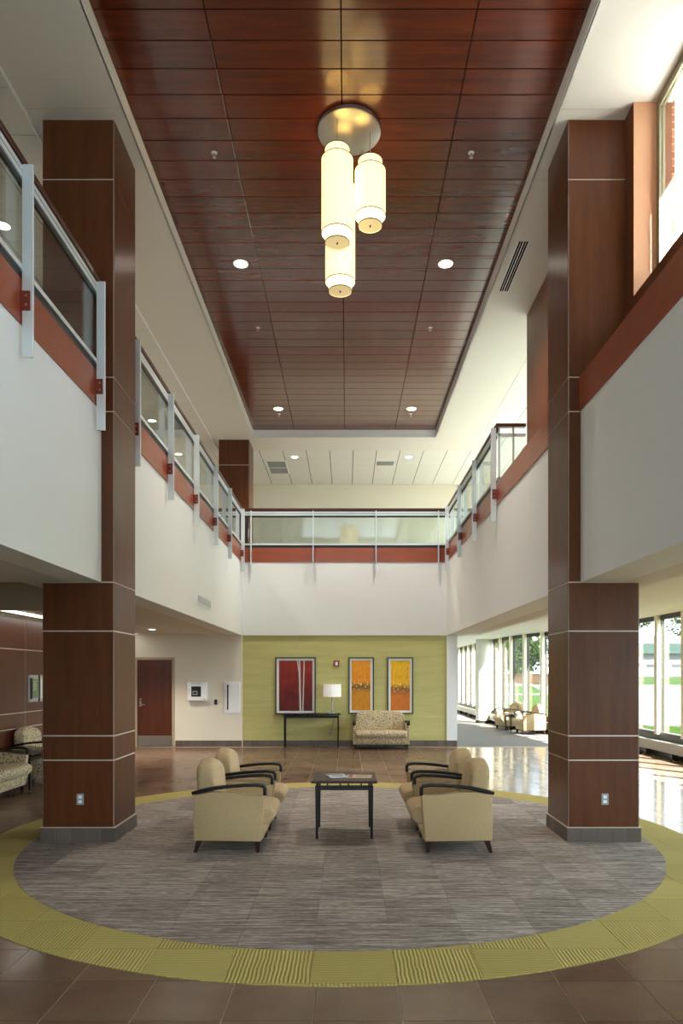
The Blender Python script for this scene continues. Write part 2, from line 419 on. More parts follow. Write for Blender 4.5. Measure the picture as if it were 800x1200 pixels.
o = rest.build('floor_tile_field', 'tile', floor); o['kind'] = 'stuff'
fc = struct('floor_corridor', B(2.7, 9, YB + 0.1, 40, -0.2, 0.0), 'carpet_dark', 'dark grey carpet of the window corridor', 'floor')

# round carpet: ribbed green border tiles with a streaked grey field
def clip_circle(poly, cx, cy, r, n=96):
    out = poly
    for k in range(n):
        a = 2 * math.pi * (k + 0.5) / n; nx, ny = math.cos(a), math.sin(a); d = r * math.cos(math.pi / n)
        src, out = out, []
        for i in range(len(src)):
            p, q_ = src[i], src[(i + 1) % len(src)]
            dp = (p[0] - cx) * nx + (p[1] - cy) * ny - d; dq = (q_[0] - cx) * nx + (q_[1] - cy) * ny - d
            if dp <= 0: out.append(p)
            if dp * dq < 0:
                t = dp / (dp - dq); out.append((p[0] + (q_[0] - p[0]) * t, p[1] + (q_[1] - p[1]) * t))
        if len(out) < 3: return []
    return out
rug = thing('round_carpet', 'large round grey carpet with ribbed olive green border inlaid in the tile floor', 'carpet', (0, 0, 0))
S = 0.5
for i in range(-8, 9):
    for j in range(-8, 9):
        x0, y0 = CX + i * S - 0.15, CYc + j * S - 0.2; g = 0.0012
        sq = [(x0 + g, y0 + g), (x0 + S - g, y0 + g), (x0 + S - g, y0 + S - g), (x0 + g, y0 + S - g)]
        far = max(math.hypot(a - CX, b - CYc) for a, b in sq)
        if far > RI - 0.03:
            p = clip_circle(sq, CX, CYc, RO)
            if len(p) > 2:
                o = MB().prism(p, -0.002, 0.005, 'z').build('border_tile', 'rib%d' % ((i + j) % 2), rug)
        p = clip_circle(sq, CX, CYc, RI)
        if len(p) > 2: MB().prism(p, -0.001, 0.0075, 'z').build('field_tile', 'carpet', rug)

# ------------------------------------------------------------------ wood tray ceiling
cl = struct('ceiling', B(TL - 0.02, TR + 0.02, -1.0, YB, ZW + 0.02, ZW + 0.2), 'dark', 'recessed tray ceiling of glossy red brown wood panels', 'ceiling')
seams = [TL, -1.279, -0.051, 1.177, TR]; PP = 0.3085
pm = [B(-(b - a) / 2 + 0.0045, (b - a) / 2 - 0.0045, -PP / 2 + 0.0045, PP / 2 - 0.0045, 0, 0.03).mesh('ceiling_panel', 0.003, 1) for a, b in zip(seams, seams[1:])]
for r in range(46):
    yc = YB - 0.01 - (r + 0.5) * PP
    for k, (a, b) in enumerate(zip(seams, seams[1:])):
        link('ceiling_panel', pm[k], 'ceilwood', cl, ((a + b) / 2, yc, ZW))
YE = YB - 46 * PP - 0.02
struct('ceiling_entrance', B(TL, TR, YF, YE, ZS, ZS + 0.2), 'soffit', 'white soffit over the entrance side', 'ceiling')
# white soffits with control joints beside the columns
YJ = [YF, PYC(128, ZS), PYC(211, ZS), YB + 1.0]
sl = sthing('ceiling_soffit_left', 'grey white soffit beside the tray ceiling above the left balcony', 'ceiling')
sr = sthing('ceiling_soffit_right', 'bright white soffit beside the tray ceiling on the window side', 'ceiling')
for a, b in zip(YJ, YJ[1:]):
    B(-3.3, TL, a + 0.005, b - 0.005, ZS, ZS + 0.25).build('soffit_board', 'soffit', sl)
    B(TR, 3.3, a + 0.005, b - 0.005, ZS, ZS + 0.25).build('soffit_board', 'soffit', sr)
B(-3.28, TL - 0.01, YF, YB + 1, ZS + 0.01, ZS + 0.26).build('soffit_backing', 'soffit', sl)
B(TR + 0.01, 3.28, YF, YB + 1, ZS + 0.01, ZS + 0.26).build('soffit_backing', 'soffit', sr)
struct('ceiling_soffit_back', B(TL, TR, YB, YB + 1.0, ZS, ZS + 0.25), 'soffit', 'white soffit between the tray ceiling and the tiled ceiling at the back', 'ceiling')
# lay-in tile ceilings of the upper floor
def act(name, x0, x1, y0, y1, z, label, ox=0.0, t=0.61, drop=0.0, grid='soffit'):
    root = struct(name, B(x0, x1, y0, y1, z + 0.012, z + 0.2), grid, label, 'ceiling')
    cache = {}
    i0 = math.floor((x0 - ox) / t); x = ox + i0 * t
    while x < x1 - 0.02:
        a, b = max(x, x0), min(x + t, x1); y = y0
        while y < y1 - 0.02:
            c = min(y + t, y1); key = (round(b - a, 3), round(c - y, 3))
            if b - a > 0.03 and c - y > 0.03:
                if key not in cache:
                    hx, hy = (b - a) / 2 - 0.008, (c - y) / 2 - 0.005
                    cache[key] = B(-hx, hx, -hy, hy, 0, 0.02).mesh('ceiling_tile')
                link('ceiling_tile', cache[key], 'act', root, ((a + b) / 2, (y + c) / 2, z))
            y += t
        x += t
    return root
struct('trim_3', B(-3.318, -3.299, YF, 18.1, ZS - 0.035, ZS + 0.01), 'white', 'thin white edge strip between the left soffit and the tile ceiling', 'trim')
struct('trim_4', B(TL - 0.012, TL + 0.004, YE, YB, ZS, ZW + 0.015).box(TL, TR, YB - 0.004, YB + 0.012, ZS, ZW + 0.015).box(TR - 0.004, TR + 0.012, YE, YB, ZS, ZW + 0.015), 'white', 'edge board round the tray ceiling, painted brighter white to look window lit', 'trim')  # brighter paint than the soffit stands in for window light on these boards
act('ceiling_tiles_left', -7.3, -3.3, 2.0, 18.1, ZS - 0.03, 'lay-in tile ceiling over the left upper gallery', -3.3 - 0.61 * 7, grid='dark')
struct('ceiling_left_front', B(-7.3, -3.3, YF, 2.0, ZS - 0.03, ZS + 0.2), 'soffit', 'plain ceiling at the front of the left upper gallery', 'ceiling')
act('ceiling_tiles_back', -7.3, 6.9, 18.1, 21.35, ZS, 'lay-in tile ceiling over the back upper corridor', PX(412.5, 21.3), grid='dark')
act('ceiling_tiles_right', 3.3, 6.9, 11.2, 18.1, ZS, 'lay-in tile ceiling over the right upper gallery', 3.3, grid='dark')
struct('ceiling_roof', B(-7.6, 3.95, YF - 0.2, 21.7, ZS + 0.3, ZS + 0.6).box(3.95, 7.2, 11.1, 21.7, ZS + 0.3, ZS + 0.6), 'soffit', 'roof slab above the lobby with an eave added to block sun', 'ceiling')  # slab reaches past the upper windows as an added eave against sun leaks

# ------------------------------------------------------------------ balcony fascias, slabs, lower soffits
struct('wall_balcony_left', B(-2.9, XL, YF, YB + 0.15, ZB, ZG), 'white', 'smooth white balcony front on the left of the lobby', 'wall')
struct('wall_balcony_right', B(XR, 2.9, YF, YB + 0.15, ZB, ZG), 'white', 'smooth white balcony front on the window side', 'wall')
struct('wall_balcony_back', B(XL, XR, YB, YB + 0.3, ZB, ZG), 'white', 'smooth white balcony front above the green wall', 'wall')
struct('floor_upper_left', B(-7.5, -2.9, YF, 21.5, 4.3, 4.5), 'carpet_dark', 'upper gallery floor on the left', 'floor')
struct('floor_upper_right', B(2.9, 7.1, YF, 21.5, 4.3, 4.5), 'bounce_white', 'upper floor slab on the window side, whitened to bounce light', 'floor')
struct('floor_upper_back', B(-2.9, 2.9, YB + 0.3, 21.5, 4.3, 4.5), 'carpet_dark', 'upper corridor floor at the back', 'floor')
# lower soffits, left: strip along the fascia, full soffit near the camera, recessed bay, tiles behind
struct('ceiling_lower_left', B(-5.5, -2.9, YF, CY0, ZB, ZB + 0.3), 'soffit', 'low white ceiling under the left balcony by the entrance', 'ceiling')
struct('ceiling_strip_left', B(-3.4, -2.9, CY0, YB, ZB, ZB + 0.3), 'soffit', 'low white ceiling strip along the left balcony edge', 'ceiling')
struct('ceiling_bay_left', B(-5.5, -3.4, CY0, 10.5, 3.22, 3.5), 'tan', 'recessed tan ceiling bay above the seating corner', 'ceiling')
struct('wall_bay_left', B(-5.5, -3.4, 10.45, 10.55, ZB, 3.22), 'tan', 'tan side of the recessed ceiling bay', 'wall')
act('ceiling_tiles_lower_left', -5.5, -3.4, 10.55, YB, ZB + 0.03, 'low lay-in tile ceiling in front of the brown door', -5.5)
struct('ceiling_lower_right', B(2.9, 3.24, YF, YB + 0.15, ZB, ZB + 0.35), 'soffit', 'low white ceiling strip along the right balcony edge', 'ceiling')
struct('ceiling_corridor_back', B(2.7, 3.24, YB + 0.15, 40, 3.05, 3.3), 'soffit', 'white ceiling at the inner side of the window corridor', 'ceiling')

# ------------------------------------------------------------------ walls
struct('wall_back', B(-5.7, -2.55, YB + 0.0, YB + 0.25, 0, 2.9), 'cream', 'cream painted wall with the brown door and white cabinets', 'wall')
struct('wall_back_green', B(-2.55, PX(523.3, YB), YB + 0.04, YB + 0.25, 0, ZB), 'grasscloth', 'lime green textured wall behind the pictures', 'wall')
struct('wall_back_pier', B(PX(523.3, YB), PX(535.5, YB), YB + 0.0, 40, 0, 3.1), 'white', 'white wall end beside the green wall', 'wall')
struct('wall_left_core', B(-5.9, -5.505, YF, YB + 0.2, 0, 4.3), 'reveal', 'backing of the brown panelled wall', 'wall')
wl = sthing('wall_left', 'dark brown wood panelled wall with pale reveal lines behind the seating corner', 'wall')
ys = [12.0 + 2.4 * k for k in range(-3, 3)]
for a, b in zip(ys, ys[1:]):
    b = min(b, YB)
    for z0, z1 in zip([0.155, 0.859, 1.114, 2.18], [0.859, 1.114, 2.18, ZB]):
        B(-5.515, -5.5, a + 0.008, b - 0.008, z0 + 0.008, z1 - 0.008).build('wood_panel', 'wallwood', wl, 0.002, 1)
struct('wall_left_front', B(-5.505, -5.5, YF, 4.8, 0, ZB), 'wallwood', 'brown panelled wall by the entrance', 'wall')
struct('wall_upper_left', B(-7.6, -7.3, YF, 21.6, 4.3, ZS + 0.2), 'cream', 'cream wall of the left upper gallery', 'wall')
struct('wall_upper_back', B(-7.4, 7.0, 21.35, 21.6, 4.3, ZS + 0.2), 'cream', 'cream wall of the back upper corridor', 'wall')
# base tiles
def base_run(name, label, x0, x1, y, t, dirx=1):
    root = sthing(name, label, 'baseboard'); n = max(1, round((x1 - x0) / t)); t = (x1 - x0) / n
    B(x0, x1, y - 0.006, y + 0.02, 0, 0.15).build('grout_bed', 'darkgrout', root)
    me = B(-t / 2 + 0.003, t / 2 - 0.003, -0.006, 0.006, 0, 0.147).mesh('base_tile')
    for k in range(n): link('base_tile', me, 'basetile', root, (x0 + (k + 0.5) * t, y - 0.006, 0.002))
base_run('baseboard_back_left', 'grey brown tile skirting under the cream wall', PX(205.5, YB), -2.56, YB, 0.2)
base_run('baseboard_back', 'grey brown tile skirting under the green wall', -2.54, PX(523.3, YB), YB + 0.04, 0.2)
base_run('baseboard_back_pier', 'grey brown tile skirting round the white wall end', PX(523.3, YB), PX(535.5, YB), YB, 0.13)

# upper right wall of brown laminate with tall windows
XW = 2.909
ops = [(PX(0, 0) + a, a + 1.04) for a in (PYC(5, ZS), )]
Y1 = PYC(120, ZS); Y0 = Y1 - 1.06
ops = [(Y0 - 1.4 * k, Y1 - 1.4 * k) for k in range(8)]
ZSILL = 5.59
mb = MB()
mb.box(XW, 3.3, YF, 11.3, ZT, ZSILL)
edge = 11.3
for a, b in ops:
    mb.box(XW, 3.3, b, edge, ZSILL, ZS + 0.2); edge = a
mb.box(XW, 3.3, YF, edge, ZSILL, ZS + 0.2)
struct('wall_right', mb, 'wallbrown', 'brown laminate upper wall with tall windows beside the right column', 'wall')
for k, (a, b) in enumerate(ops):
    wi = sthing('window_%d' % (k + 1), 'tall upper window in the brown wall with brick pier outside', 'window')
    x0, x1 = 3.14, 3.20
    for z0, z1 in ((ZSILL, ZSILL + 0.09), (ZS - 0.09, ZS)):
        B(x0, x1, a + 0.07, b - 0.07, z0, z1).build('frame_rail', 'bronze', wi)
    for y0, y1 in ((a, a + 0.07), (b - 0.07, b)):
        B(x0, x1, y0, y1, ZSILL, ZS).build('frame_stile', 'bronze', wi)
    B(x0 + 0.02, x0 + 0.035, a + 0.07, b - 0.07, ZSILL + 0.09, ZS - 0.09).build('pane', 'glass', wi)
    for y0, y1 in ((a - 0.002, a + 0.004), (b - 0.004, b + 0.002)): B(XW + 0.001, 3.14, y0, y1, ZSILL + 0.002, ZS - 0.001).build('jamb_lining', 'jamb', wi)
    portal((3.24, (a + b) / 2, (ZSILL + ZS) / 2), (-1, 0, 0), b - a, ZS - ZSILL)
    dp = 0.035 if k == 0 else 0.6  # first return is shallow; the deeper ones are unseen, added to block sun
    if k < 3:
        pier = thing('brick_pier', ['shallow red brick return outside the upper window beside the right column', 'deep red brick pier added unseen to block sun at the nearest upper window', 'deep red brick pier added unseen to block sun by the entrance windows'][k], 'pier', (3.301, b, 4.52))
        B(0, dp - 0.01, 0.015, 0.325, 0, 3.335).build('mortar_core', 'mortar', pier)
        me = B(0, dp, 0.01, 0.33, 0, 0.062).mesh('brick')
        for r in range(44): link('brick', me, 'brick', pier, (0, 0, 0.007 + r * 0.075))
    else:
        struct('wall_exterior_fin', B(3.301, 3.9, b + 0.01, b + 0.33, 4.52, ZS + 0.295), 'brick', 'unseen brick fin added to block sun between upper windows', 'wall')
# exterior walls of the upper floor with window bands
def bandwall(name, label, x, y0, y1, n):
    root = sthing(name, label, 'wall')
    B(x, x + 0.25, y0, y1, 4.3, 4.7).build('sill_wall', 'cream', root)
    B(x, x + 0.25, y0, y1, 7.3, ZS + 0.2).build('head_wall', 'cream', root)
    for k in range(n + 1):
        y = y0 + (y1 - y0) * k / n; B(x, x + 0.25, y - 0.08, y + 0.08, 4.7, 7.3).build('mullion', 'framecream', root)
    B(x + 0.1, x + 0.115, y0, y1, 4.7, 7.3).build('pane', 'glass', root)
    portal((x + 0.3, (y0 + y1) / 2, 6.0), (-1, 0, 0), y1 - y0, 2.6)
bandwall('wall_upper_right', 'window wall of the right upper gallery', 6.9, 11.3, 21.4, 7)
struct('wall_upper_divider', B(3.3, 6.9, 11.1, 11.3, 4.5, ZS + 0.2), 'white', 'white partition of the right upper gallery', 'wall')
# entrance front behind the camera: glazed wall under a canopy added to block sun
ef = sthing('wall_entrance', 'tall glazed entrance front behind the viewer', 'wall')
for k in range(6):
    x = XL + (XR + 0.45 - XL) * k / 5; B(x - 0.05, x + 0.05, YF - 0.15, YF, 0, 7.2).build('mullion', 'winframe', ef)
for z in (0.05, 2.65): B(XL, XR + 0.45, YF - 0.12, YF - 0.02, z - 0.05, z + 0.05).build('transom', 'winframe', ef)
B(XL, XR + 0.45, YF - 0.08, YF - 0.07, 0, 2.7).build('pane', 'glass', ef)
B(XL, XR + 0.45, YF - 0.2, YF, 2.7, 4.8).build('upper_wall', 'white', ef)
B(XL, XR + 0.45, YF - 0.2, YF, 7.2, ZS + 0.3).build('upper_wall', 'white', ef)
B(XL, XR + 0.45, YF - 0.08, YF - 0.07, 4.8, 7.2).build('pane', 'glass', ef)  # upper glazing added out of view to light the column fronts
portal((0.15, YF - 0.2, 6.0), (0, 1, 0), 5.4, 2.4)
B(-7.6, XL, YF - 0.2, YF, 0, ZS + 0.3).build('side_wall', 'cream', ef)
B(XR + 0.45, 7.2, YF - 0.2, YF, 0, ZS + 0.3).build('side_wall', 'cream', ef)
portal((0.15, YF - 0.2, 1.35), (0, 1, 0), 5.4, 2.7)
struct('ceiling_canopy', B(-8, 20, -25, YF - 0.3, ZS + 0.4, ZS + 0.8), 'soffit', 'unseen canopy added outside the entrance to block sun', 'ceiling')  # slab added out of view to keep direct sun off the lobby floor

# curved window wall of the corridor
pts = [(6.85, 15.28 - 1.23 * k) for k in range(17, 0, -1)] + [(6.85, 15.28), (6.8, 16.5), (6.72, 17.7), (6.6, 18.9), (6.35, 20.1), (6.0, 21.25), (5.72, 22.25), (5.52, 23.25), (5.40, 24.3)] + [(5.36, 24.3 + 1.23 * k) for k in range(1, 11)]
struct('ceiling_corridor', MB().prism([(3.24, YF), (6.95, YF)] + [(x + 0.08, y) for x, y in pts] + [(3.24, 36.6)], 3.05, 3.3, 'z'), 'soffit', 'white ceiling of the window corridor', 'ceiling')
ww = sthing('window_9', 'long curved corridor window wall with cream mullions above a low heater', 'window')
ZSW, ZHW = 0.46, 2.98
for k, (a, b) in enumerate(zip(pts, pts[1:])):
    va, vb = Vector((*a, 0)), Vector((*b, 0)); d = vb - va; L = d.length; ang = math.atan2(d.y, d.x)
    def seg(name, mat, u0, u1, n0, n1, z0, z1, parent=ww):     # local: u along the wall, n into the room
        o = B(u0, u1, n0, n1, z0, z1).build(name, mat, parent); o.location = va; o.rotation_euler = (0, 0, ang); return o
    seg('mullion', 'framecream', -0.07, 0.07, 0.03, 0.11, ZSW, 3.05)
    seg('frame_stile', 'winframe', -0.035, 0.035, -0.08, 0.03, ZSW, 3.05)
    seg('pane', 'glass', 0.035, L - 0.035, -0.03, -0.018, ZSW + 0.05, ZHW - 0.03)
    seg('frame_rail', 'winframe', 0, L, -0.08, 0.04, ZSW - 0.04, ZSW + 0.05)
    seg('frame_rail', 'winframe', 0, L, -0.08, 0.04, ZHW - 0.03, 3.06)
    seg('sill_panel', 'winframe', -0.01, L + 0.01, -0.1, 0.03, 0.0, ZSW - 0.04)
    seg('heater_cover', 'heater', -0.005, L + 0.005, 0.03, 0.2, 0.13, 0.34)
    seg('heater_foot', 'winframe', 0.3, 0.36, 0.05, 0.18, 0, 0.13)
    if k > 6: portal(tuple((va + vb) / 2 + Vector((d.y, -d.x, 0)).normalized() * 0.15 + Vector((0, 0, 1.75))), (-d.y, d.x, 0), L, 2.5)
struct('wall_corridor_end', B(2.5, 6, 36.6, 36.9, 0, 3.1), 'cream', 'end wall of the window corridor', 'wall')
rc = thing('round_column', 'round painted column standing in the sunlit window corridor', 'column', (5.0, 25.6, 0))
MB().lathe([(0.275, 0.1), (0.275, 3.05)], n=40).build('shaft', 'greybeam', rc, smooth=True)
MB().lathe([(0.285, 0.0), (0.285, 0.1)], n=40).build('base', 'winframe', rc, smooth=True)

# ------------------------------------------------------------------ columns
ROWS = [0.155, 0.859, 1.114, 2.209, ZB, ZT, 4.864, 6.931, ZS]
def column(label, x0, x1, y0, y1, zbase=0):
    root = thing('wood_column', label, 'column', ((x0 + x1) / 2, (y0 + y1) / 2, zbase), 0, 'square wood clad columns')
    hx, hy = (x1 - x0) / 2, (y1 - y0) / 2; i = 0.006; g = 0.007
    zf = 0.0085 if zbase == 0 else 0
    B(-hx + i, hx - i, -hy + i, hy - i, zf, ZS - zbase).build('aluminium_core', 'reveal', root)
    for z0, z1 in zip(ROWS, ROWS[1:]):
        if z1 <= zbase: continue
        a, b = z0 + g - zbase, z1 - g - zbase
        e = 0.010
        B(-hx + e, hx - e, -hy, -hy + 0.02, a, b).build('wood_panel', 'colwood', root, 0.001, 1)
        B(-hx + e, hx - e, hy - 0.02, hy, a, b).build('wood_panel', 'colwood', root, 0.001, 1)
        B(-hx, -hx + 0.02, -hy + e, hy - e, a, b).build('wood_panel', 'colwood', root, 0.001, 1)
        B(hx - 0.02, hx, -hy + e, hy - e, a, b).build('wood_panel', 'colwood', root, 0.001, 1)
    if zbase == 0:
        p = 0.014; bx, by = hx + p, hy + p
        B(-bx + 0.004, bx - 0.004, -by + 0.004, by - 0.004, zf, 0.152).build('grout_bed', 'darkgrout', root)
        B(-bx, bx, -by, by, 0.1535, 0.160).build('base_trim', 'reveal', root)
        n = 5; tx, ty = 2 * bx / n, 2 * by / n
        mx = B(-tx / 2 + 0.003, tx / 2 - 0.003, -0.006, 0.006, 0.0085, 0.151).mesh('base_tile')
        my = B(-0.006, 0.006, -ty / 2 + 0.003, ty / 2 - 0.003, 0.0085, 0.151).mesh('base_tile')
        for k in range(n):
            for s in (-1, 1):
                link('base_tile', mx, 'basetile', root, (-bx + (k + 0.5) * tx, s * (by - 0.005), 0))
                link('base_tile', my, 'basetile', root, (s * (bx - 0.005), -by + (k + 0.5) * ty, 0))
    return root
cL = column('square brown wood clad column beside the brown door and spotted sofas', PX(49.3, CY0), PX(133.8, CY0), CY0, CY1)
cR = column('square brown wood clad column beside the upper window and brown upper wall', PX(665.3, CY0), PX(749, CY0), CY0, CY1)
cB = column('brown wood clad column on the upper floor behind the railing corner', PX(256, 17.26), PX(292, 17.26), 17.26, 18.0, 4.5)
for col, px, py in ((cL, 94, 936.5), (cR, 708.5, 936.5)):
    x = PX(px, CY0) - col.location.x; z = PZ(py, CY0); y0 = -(CY1 - CY0) / 2
    pl = B(x - 0.037, x + 0.037, y0 - 0.007, y0, z - 0.058, z + 0.058).build('outlet_plate', 'greyplate', None, 0.002, 1)
    pl.location = col.location; tag(pl, 'grey outlet plate low on the column beside the %s' % ('spotted sofas' if col is cL else 'windows'), 'outlet', 'outlet plates')
    for s in (-1, 1): B(x - 0.018, x + 0.018, y0 - 0.009, y0 - 0.006, z + s * 0.024 - 0.016, z + s * 0.024 + 0.016).build('socket', 'plastic', pl, 0.002, 1)

# ------------------------------------------------------------------ railings
def railing(label, origin, udir, ndir, u0, u1, posts, bolt_side=-1):
    """u runs along the balcony edge, n points out over the lobby"""
    root = thing('glass_railing', label, 'railing', (origin[0], origin[1], 0))
    def bx(name, mat, a, b, n0, n1, z0, z1, parent=root, bevel=0):
        xs = sorted((udir[0] * a + ndir[0] * n0, udir[0] * b + ndir[0] * n1)); ysn = sorted((udir[1] * a + ndir[1] * n0, udir[1] * b + ndir[1] * n1))
        return B(xs[0], xs[1], ysn[0], ysn[1], z0, z1).build(name, mat, parent, bevel, 1)
    bx('handrail', 'handrail', u0, u1, -0.06, 0.035, 5.765, 5.82, bevel=0.008)
    bx('rail_bar', 'alu', u0, u1, -0.03, 0.028, 5.696, 5.735)
    bx('rail_bar', 'alu', u0, u1, -0.03, 0.028, 5.640, 5.684)
    bx('rail_web', 'gasket', u0, u1, -0.02, 0.015, 5.684, 5.765)
    bx('gasket', 'gasket', u0, u1, -0.012, 0.014, 5.60, 5.640)
    bx('bottom_bar', 'alu', u0, u1, -0.03, 0.028, 4.918, 4.96)
    bx('bottom_gasket', 'gasket', u0, u1, -0.02, 0.012, 4.855, 4.918)
    cuts = [u0] + [p for p in posts if u0 + 0.05 < p < u1 - 0.05] + [u1]
    for a, b in zip(cuts, cuts[1:]):
        bx('glass_pane', 'railglass', a + 0.012, b - 0.012, -0.004, 0.006, 4.95, 5.61)
        bx('fascia_board', 'band', a + 0.006, b - 0.006, 0.0, 0.014, ZT, ZG)
    for p in posts:
        po = bx('post', 'alu', p - 0.011, p + 0.011, 0.026, 0.112, 4.235, 5.745, bevel=0.002)
        s = bolt_side
        bx('bracket', 'bracket', p + s * 0.011, p + s * 0.021, 0.014, 0.092, 4.60, 4.75, po)
        for z in (4.64, 4.71):
            bx('bolt', 'steel', p + s * 0.021, p + s * 0.028, 0.055, 0.071, z - 0.008, z + 0.008, po)
    return root
XP = -2.563 + 0.07
def post_y(px, xx): return abs(xx) * F / abs(px - VX)
lp = [post_y(px, XP) for px in (33, 118.5)]
railing('near left glass railing on the white balcony in front of the wood column', (XL, 0), (0, 1), (1, 0), 0.5, CY0, [lp[0] - 3.3, lp[0] - 1.65] + lp)
lp2 = [post_y(px, XP) for px in (160.8, 200.5, 230.5, 253, 269.5, 284.5)]
railing('long left glass railing between the wood column and the back corner', (XL, 0), (0, 1), (1, 0), CY1, YB + 0.06, lp2)
bp = [PX(px, YB - 0.07) for px in (294, 366.8, 440.4, 513.6)]
railing('glass railing above the green wall across the back of the lobby', (0, YB), (1, 0), (0, -1), XL + 0.04, XR - 0.04, bp, 1)
rp = [post_y(px, 2.375) for px in (578, 555.5, 538, 523.5)]
railing('right glass railing on the window side balcony', (XR, 0), (0, 1), (-1, 0), 11.40, YB + 0.06, sorted(rp))
# return rail to the brown wall
rr_ = thing('glass_railing', 'short return of the railing meeting the brown upper wall', 'railing', (XR, 11.36, 0))
B(-0.03, 0.46, -0.055, 0.035, 5.765, 5.82).build('handrail', 'handrail', rr_, 0.008, 1)
for z0, z1 in ((5.62, 5.67), (4.918, 4.96)): B(0, 0.46, -0.02, 0.03, z0, z1).build('rail_bar', 'alu', rr_)
for x in (0.03, 0.26): B(x - 0.014, x + 0.014, -0.02, 0.02, 4.5, 5.765).build('post', 'alu', rr_)
B(0.04, 0.45, -0.004, 0.006, 4.96, 5.62).build('glass_pane', 'railglass', rr_)
fb = struct('trim_1', B(XR - 0.014, XR, YF, CY0, ZT, ZG + 0.01), 'band', 'brown fascia board under the upper windows by the entrance', 'trim')
fb = struct('trim_2', B(XR - 0.014, XR, CY1, 11.36, ZT, ZG + 0.01), 'band', 'brown fascia board under the brown upper wall', 'trim')

# ------------------------------------------------------------------ chandelier
DX, DY = PX(409, PYC(151, ZW)), PYC(151, ZW)
ch = thing('pendant_chandelier', 'cluster of three cylindrical parchment lanterns hanging from a round steel plate', 'chandelier', (DX, DY, ZW - 0.05))
ZC = ZW - 0.05
MB().lathe([(0.335, 0.05), (0.345, 0.04), (0.345, 0.008), (0.335, 0.0)], n=64).build('canopy_plate', 'steel', ch, smooth=True)
def lantern(px, ypl, zt, zb):
    Y = ypl; x = PX(px, Y) - DX; y = Y - DY; zt -= ZC; zb -= ZC; R, r = 0.168, 0.131
    o = MB().lathe([(R, zb + 0.0), (R, zt)], x, y, 48, cap=False).build('lantern_drum', 'shade', ch, smooth=True)
    MB().lathe([(R, zb), (r, zb)], x, y, 48, cap=False).build('drum_underside', 'shadehot', o)
    MB().lathe([(R, zt), (r, zt)], x, y, 48, cap=False).build('drum_top', 'shade', o)
    MB().lathe([(r, zb - 0.10), (r, zb + 0.02)], x, y, 40, cap=False).build('lower_collar', 'shadehot', o, smooth=True)
    MB().lathe([(r, zt - 0.02), (r, zt + 0.11)], x, y, 40, cap=False).build('upper_collar', 'shade', o, smooth=True)
    MB().lathe([(r - 0.002, zb - 0.098), (0.0005, zb - 0.098)], x, y, 40, cap=False).build('diffuser', 'shadedisc', o)
    MB().lathe([(0.008, zb - 0.115), (0.008, zb - 0.098)], x, y, 12).build('finial', 'black', o)
    for rr, z in ((R, zb), (R, zt), (r, zb - 0.10), (r, zt + 0.11)):
        MB().lathe([(rr - 0.003, z - 0.004), (rr + 0.0025, z - 0.004), (rr + 0.0025, z + 0.004), (rr - 0.003, z + 0.004)], x, y, 48, cap=False).build('wire_ring', 'black', o)
    MB().tube([(x, y, zt + 0.10), (x, y, 0.002)], 0.004).build('stem', 'steel', o)
    for k in range(3):
        a = k * 2.09; MB().tube([(x, y, zt + 0.10), (x + r * math.cos(a), y + r * math.sin(a), zt + 0.10)], 0.003).build('spider_arm', 'steel', o)
def zz(y_, Y): return PZ(y_, Y)
Ya = PYC(140, ZC); lantern(395, Ya, zz(174, Ya - 0.165), zz(262, Ya - 0.165))
Yb_ = PYC(155, ZC); lantern(433.6, Yb_, zz(188, Yb_ - 0.165), zz(242, Yb_ - 0.165))
Yc_ = 7.90; lantern(398.5, Yc_, 7.25, zz(321, Yc_ - 0.165))
# ------------------------------------------------------------------ ceiling fittings
def downlight(x, y, z, r, label, group, power):
    o = thing('downlight', label, 'light', (x, y, z), 0, group)
    MB().lathe([(r, -0.006), (r + 0.018, -0.006), (r + 0.018, 0.0), (r, 0.0)], n=32, cap=False).build('trim_ring', 'plastic', o, smooth=True)
    MB().lathe([(r, -0.003), (0.0005, -0.003)], n=32, cap=False).build('lens', 'lightface', o)
    l = bpy.data.lights.new('downlight_beam', 'AREA'); l.shape = 'DISK'; l.size = 2 * r; l.energy = power; l.color = (1.0, 0.91, 0.78); l.spread = 2.0
    lo = bpy.data.objects.new('downlight_beam', l); C.objects.link(lo); lo.parent = o; lo.location = (0, 0, -0.012)
for py, where in ((309, 'just beyond the chandelier'), (479, 'near the back edge')):
    Y = PYC(py, ZW); 
    for px in ((282, 522) if py == 309 else (326, 482)):
        downlight(PX(px, Y), Y, ZW, 0.095, 'round downlight in the wood tray ceiling ' + where + (' on the door side' if px < 400 else ' on the window side'), 'downlights in the wood ceiling', 28)
for y, wh in ((9.0, 'behind the wood column'), (12.5, 'behind the middle of the long railing'), (15.9, 'behind the far end of the long railing'), (18.4, 'beside the upper wood column')):
    downlight(-4.42, y, ZS - 0.03 if y < 18.1 else ZS, 0.085, 'round downlight over the left upper gallery ' + wh, 'downlights over the left gallery', 34)
Y = PYC(535.6, ZS)
for px, s in ((345, 'beside the square return grille'), (479, 'beside the smaller air vent')):
    downlight(PX(px, Y), Y, ZS, 0.085, 'round downlight in the back tile ceiling ' + s, 'downlights over the back corridor', 40)
Y = PYC(737.5, ZB + 0.03)
downlight(PX(178, Y), Y, ZB + 0.03, 0.08, 'round downlight in the low ceiling in front of the brown door', None, 25)
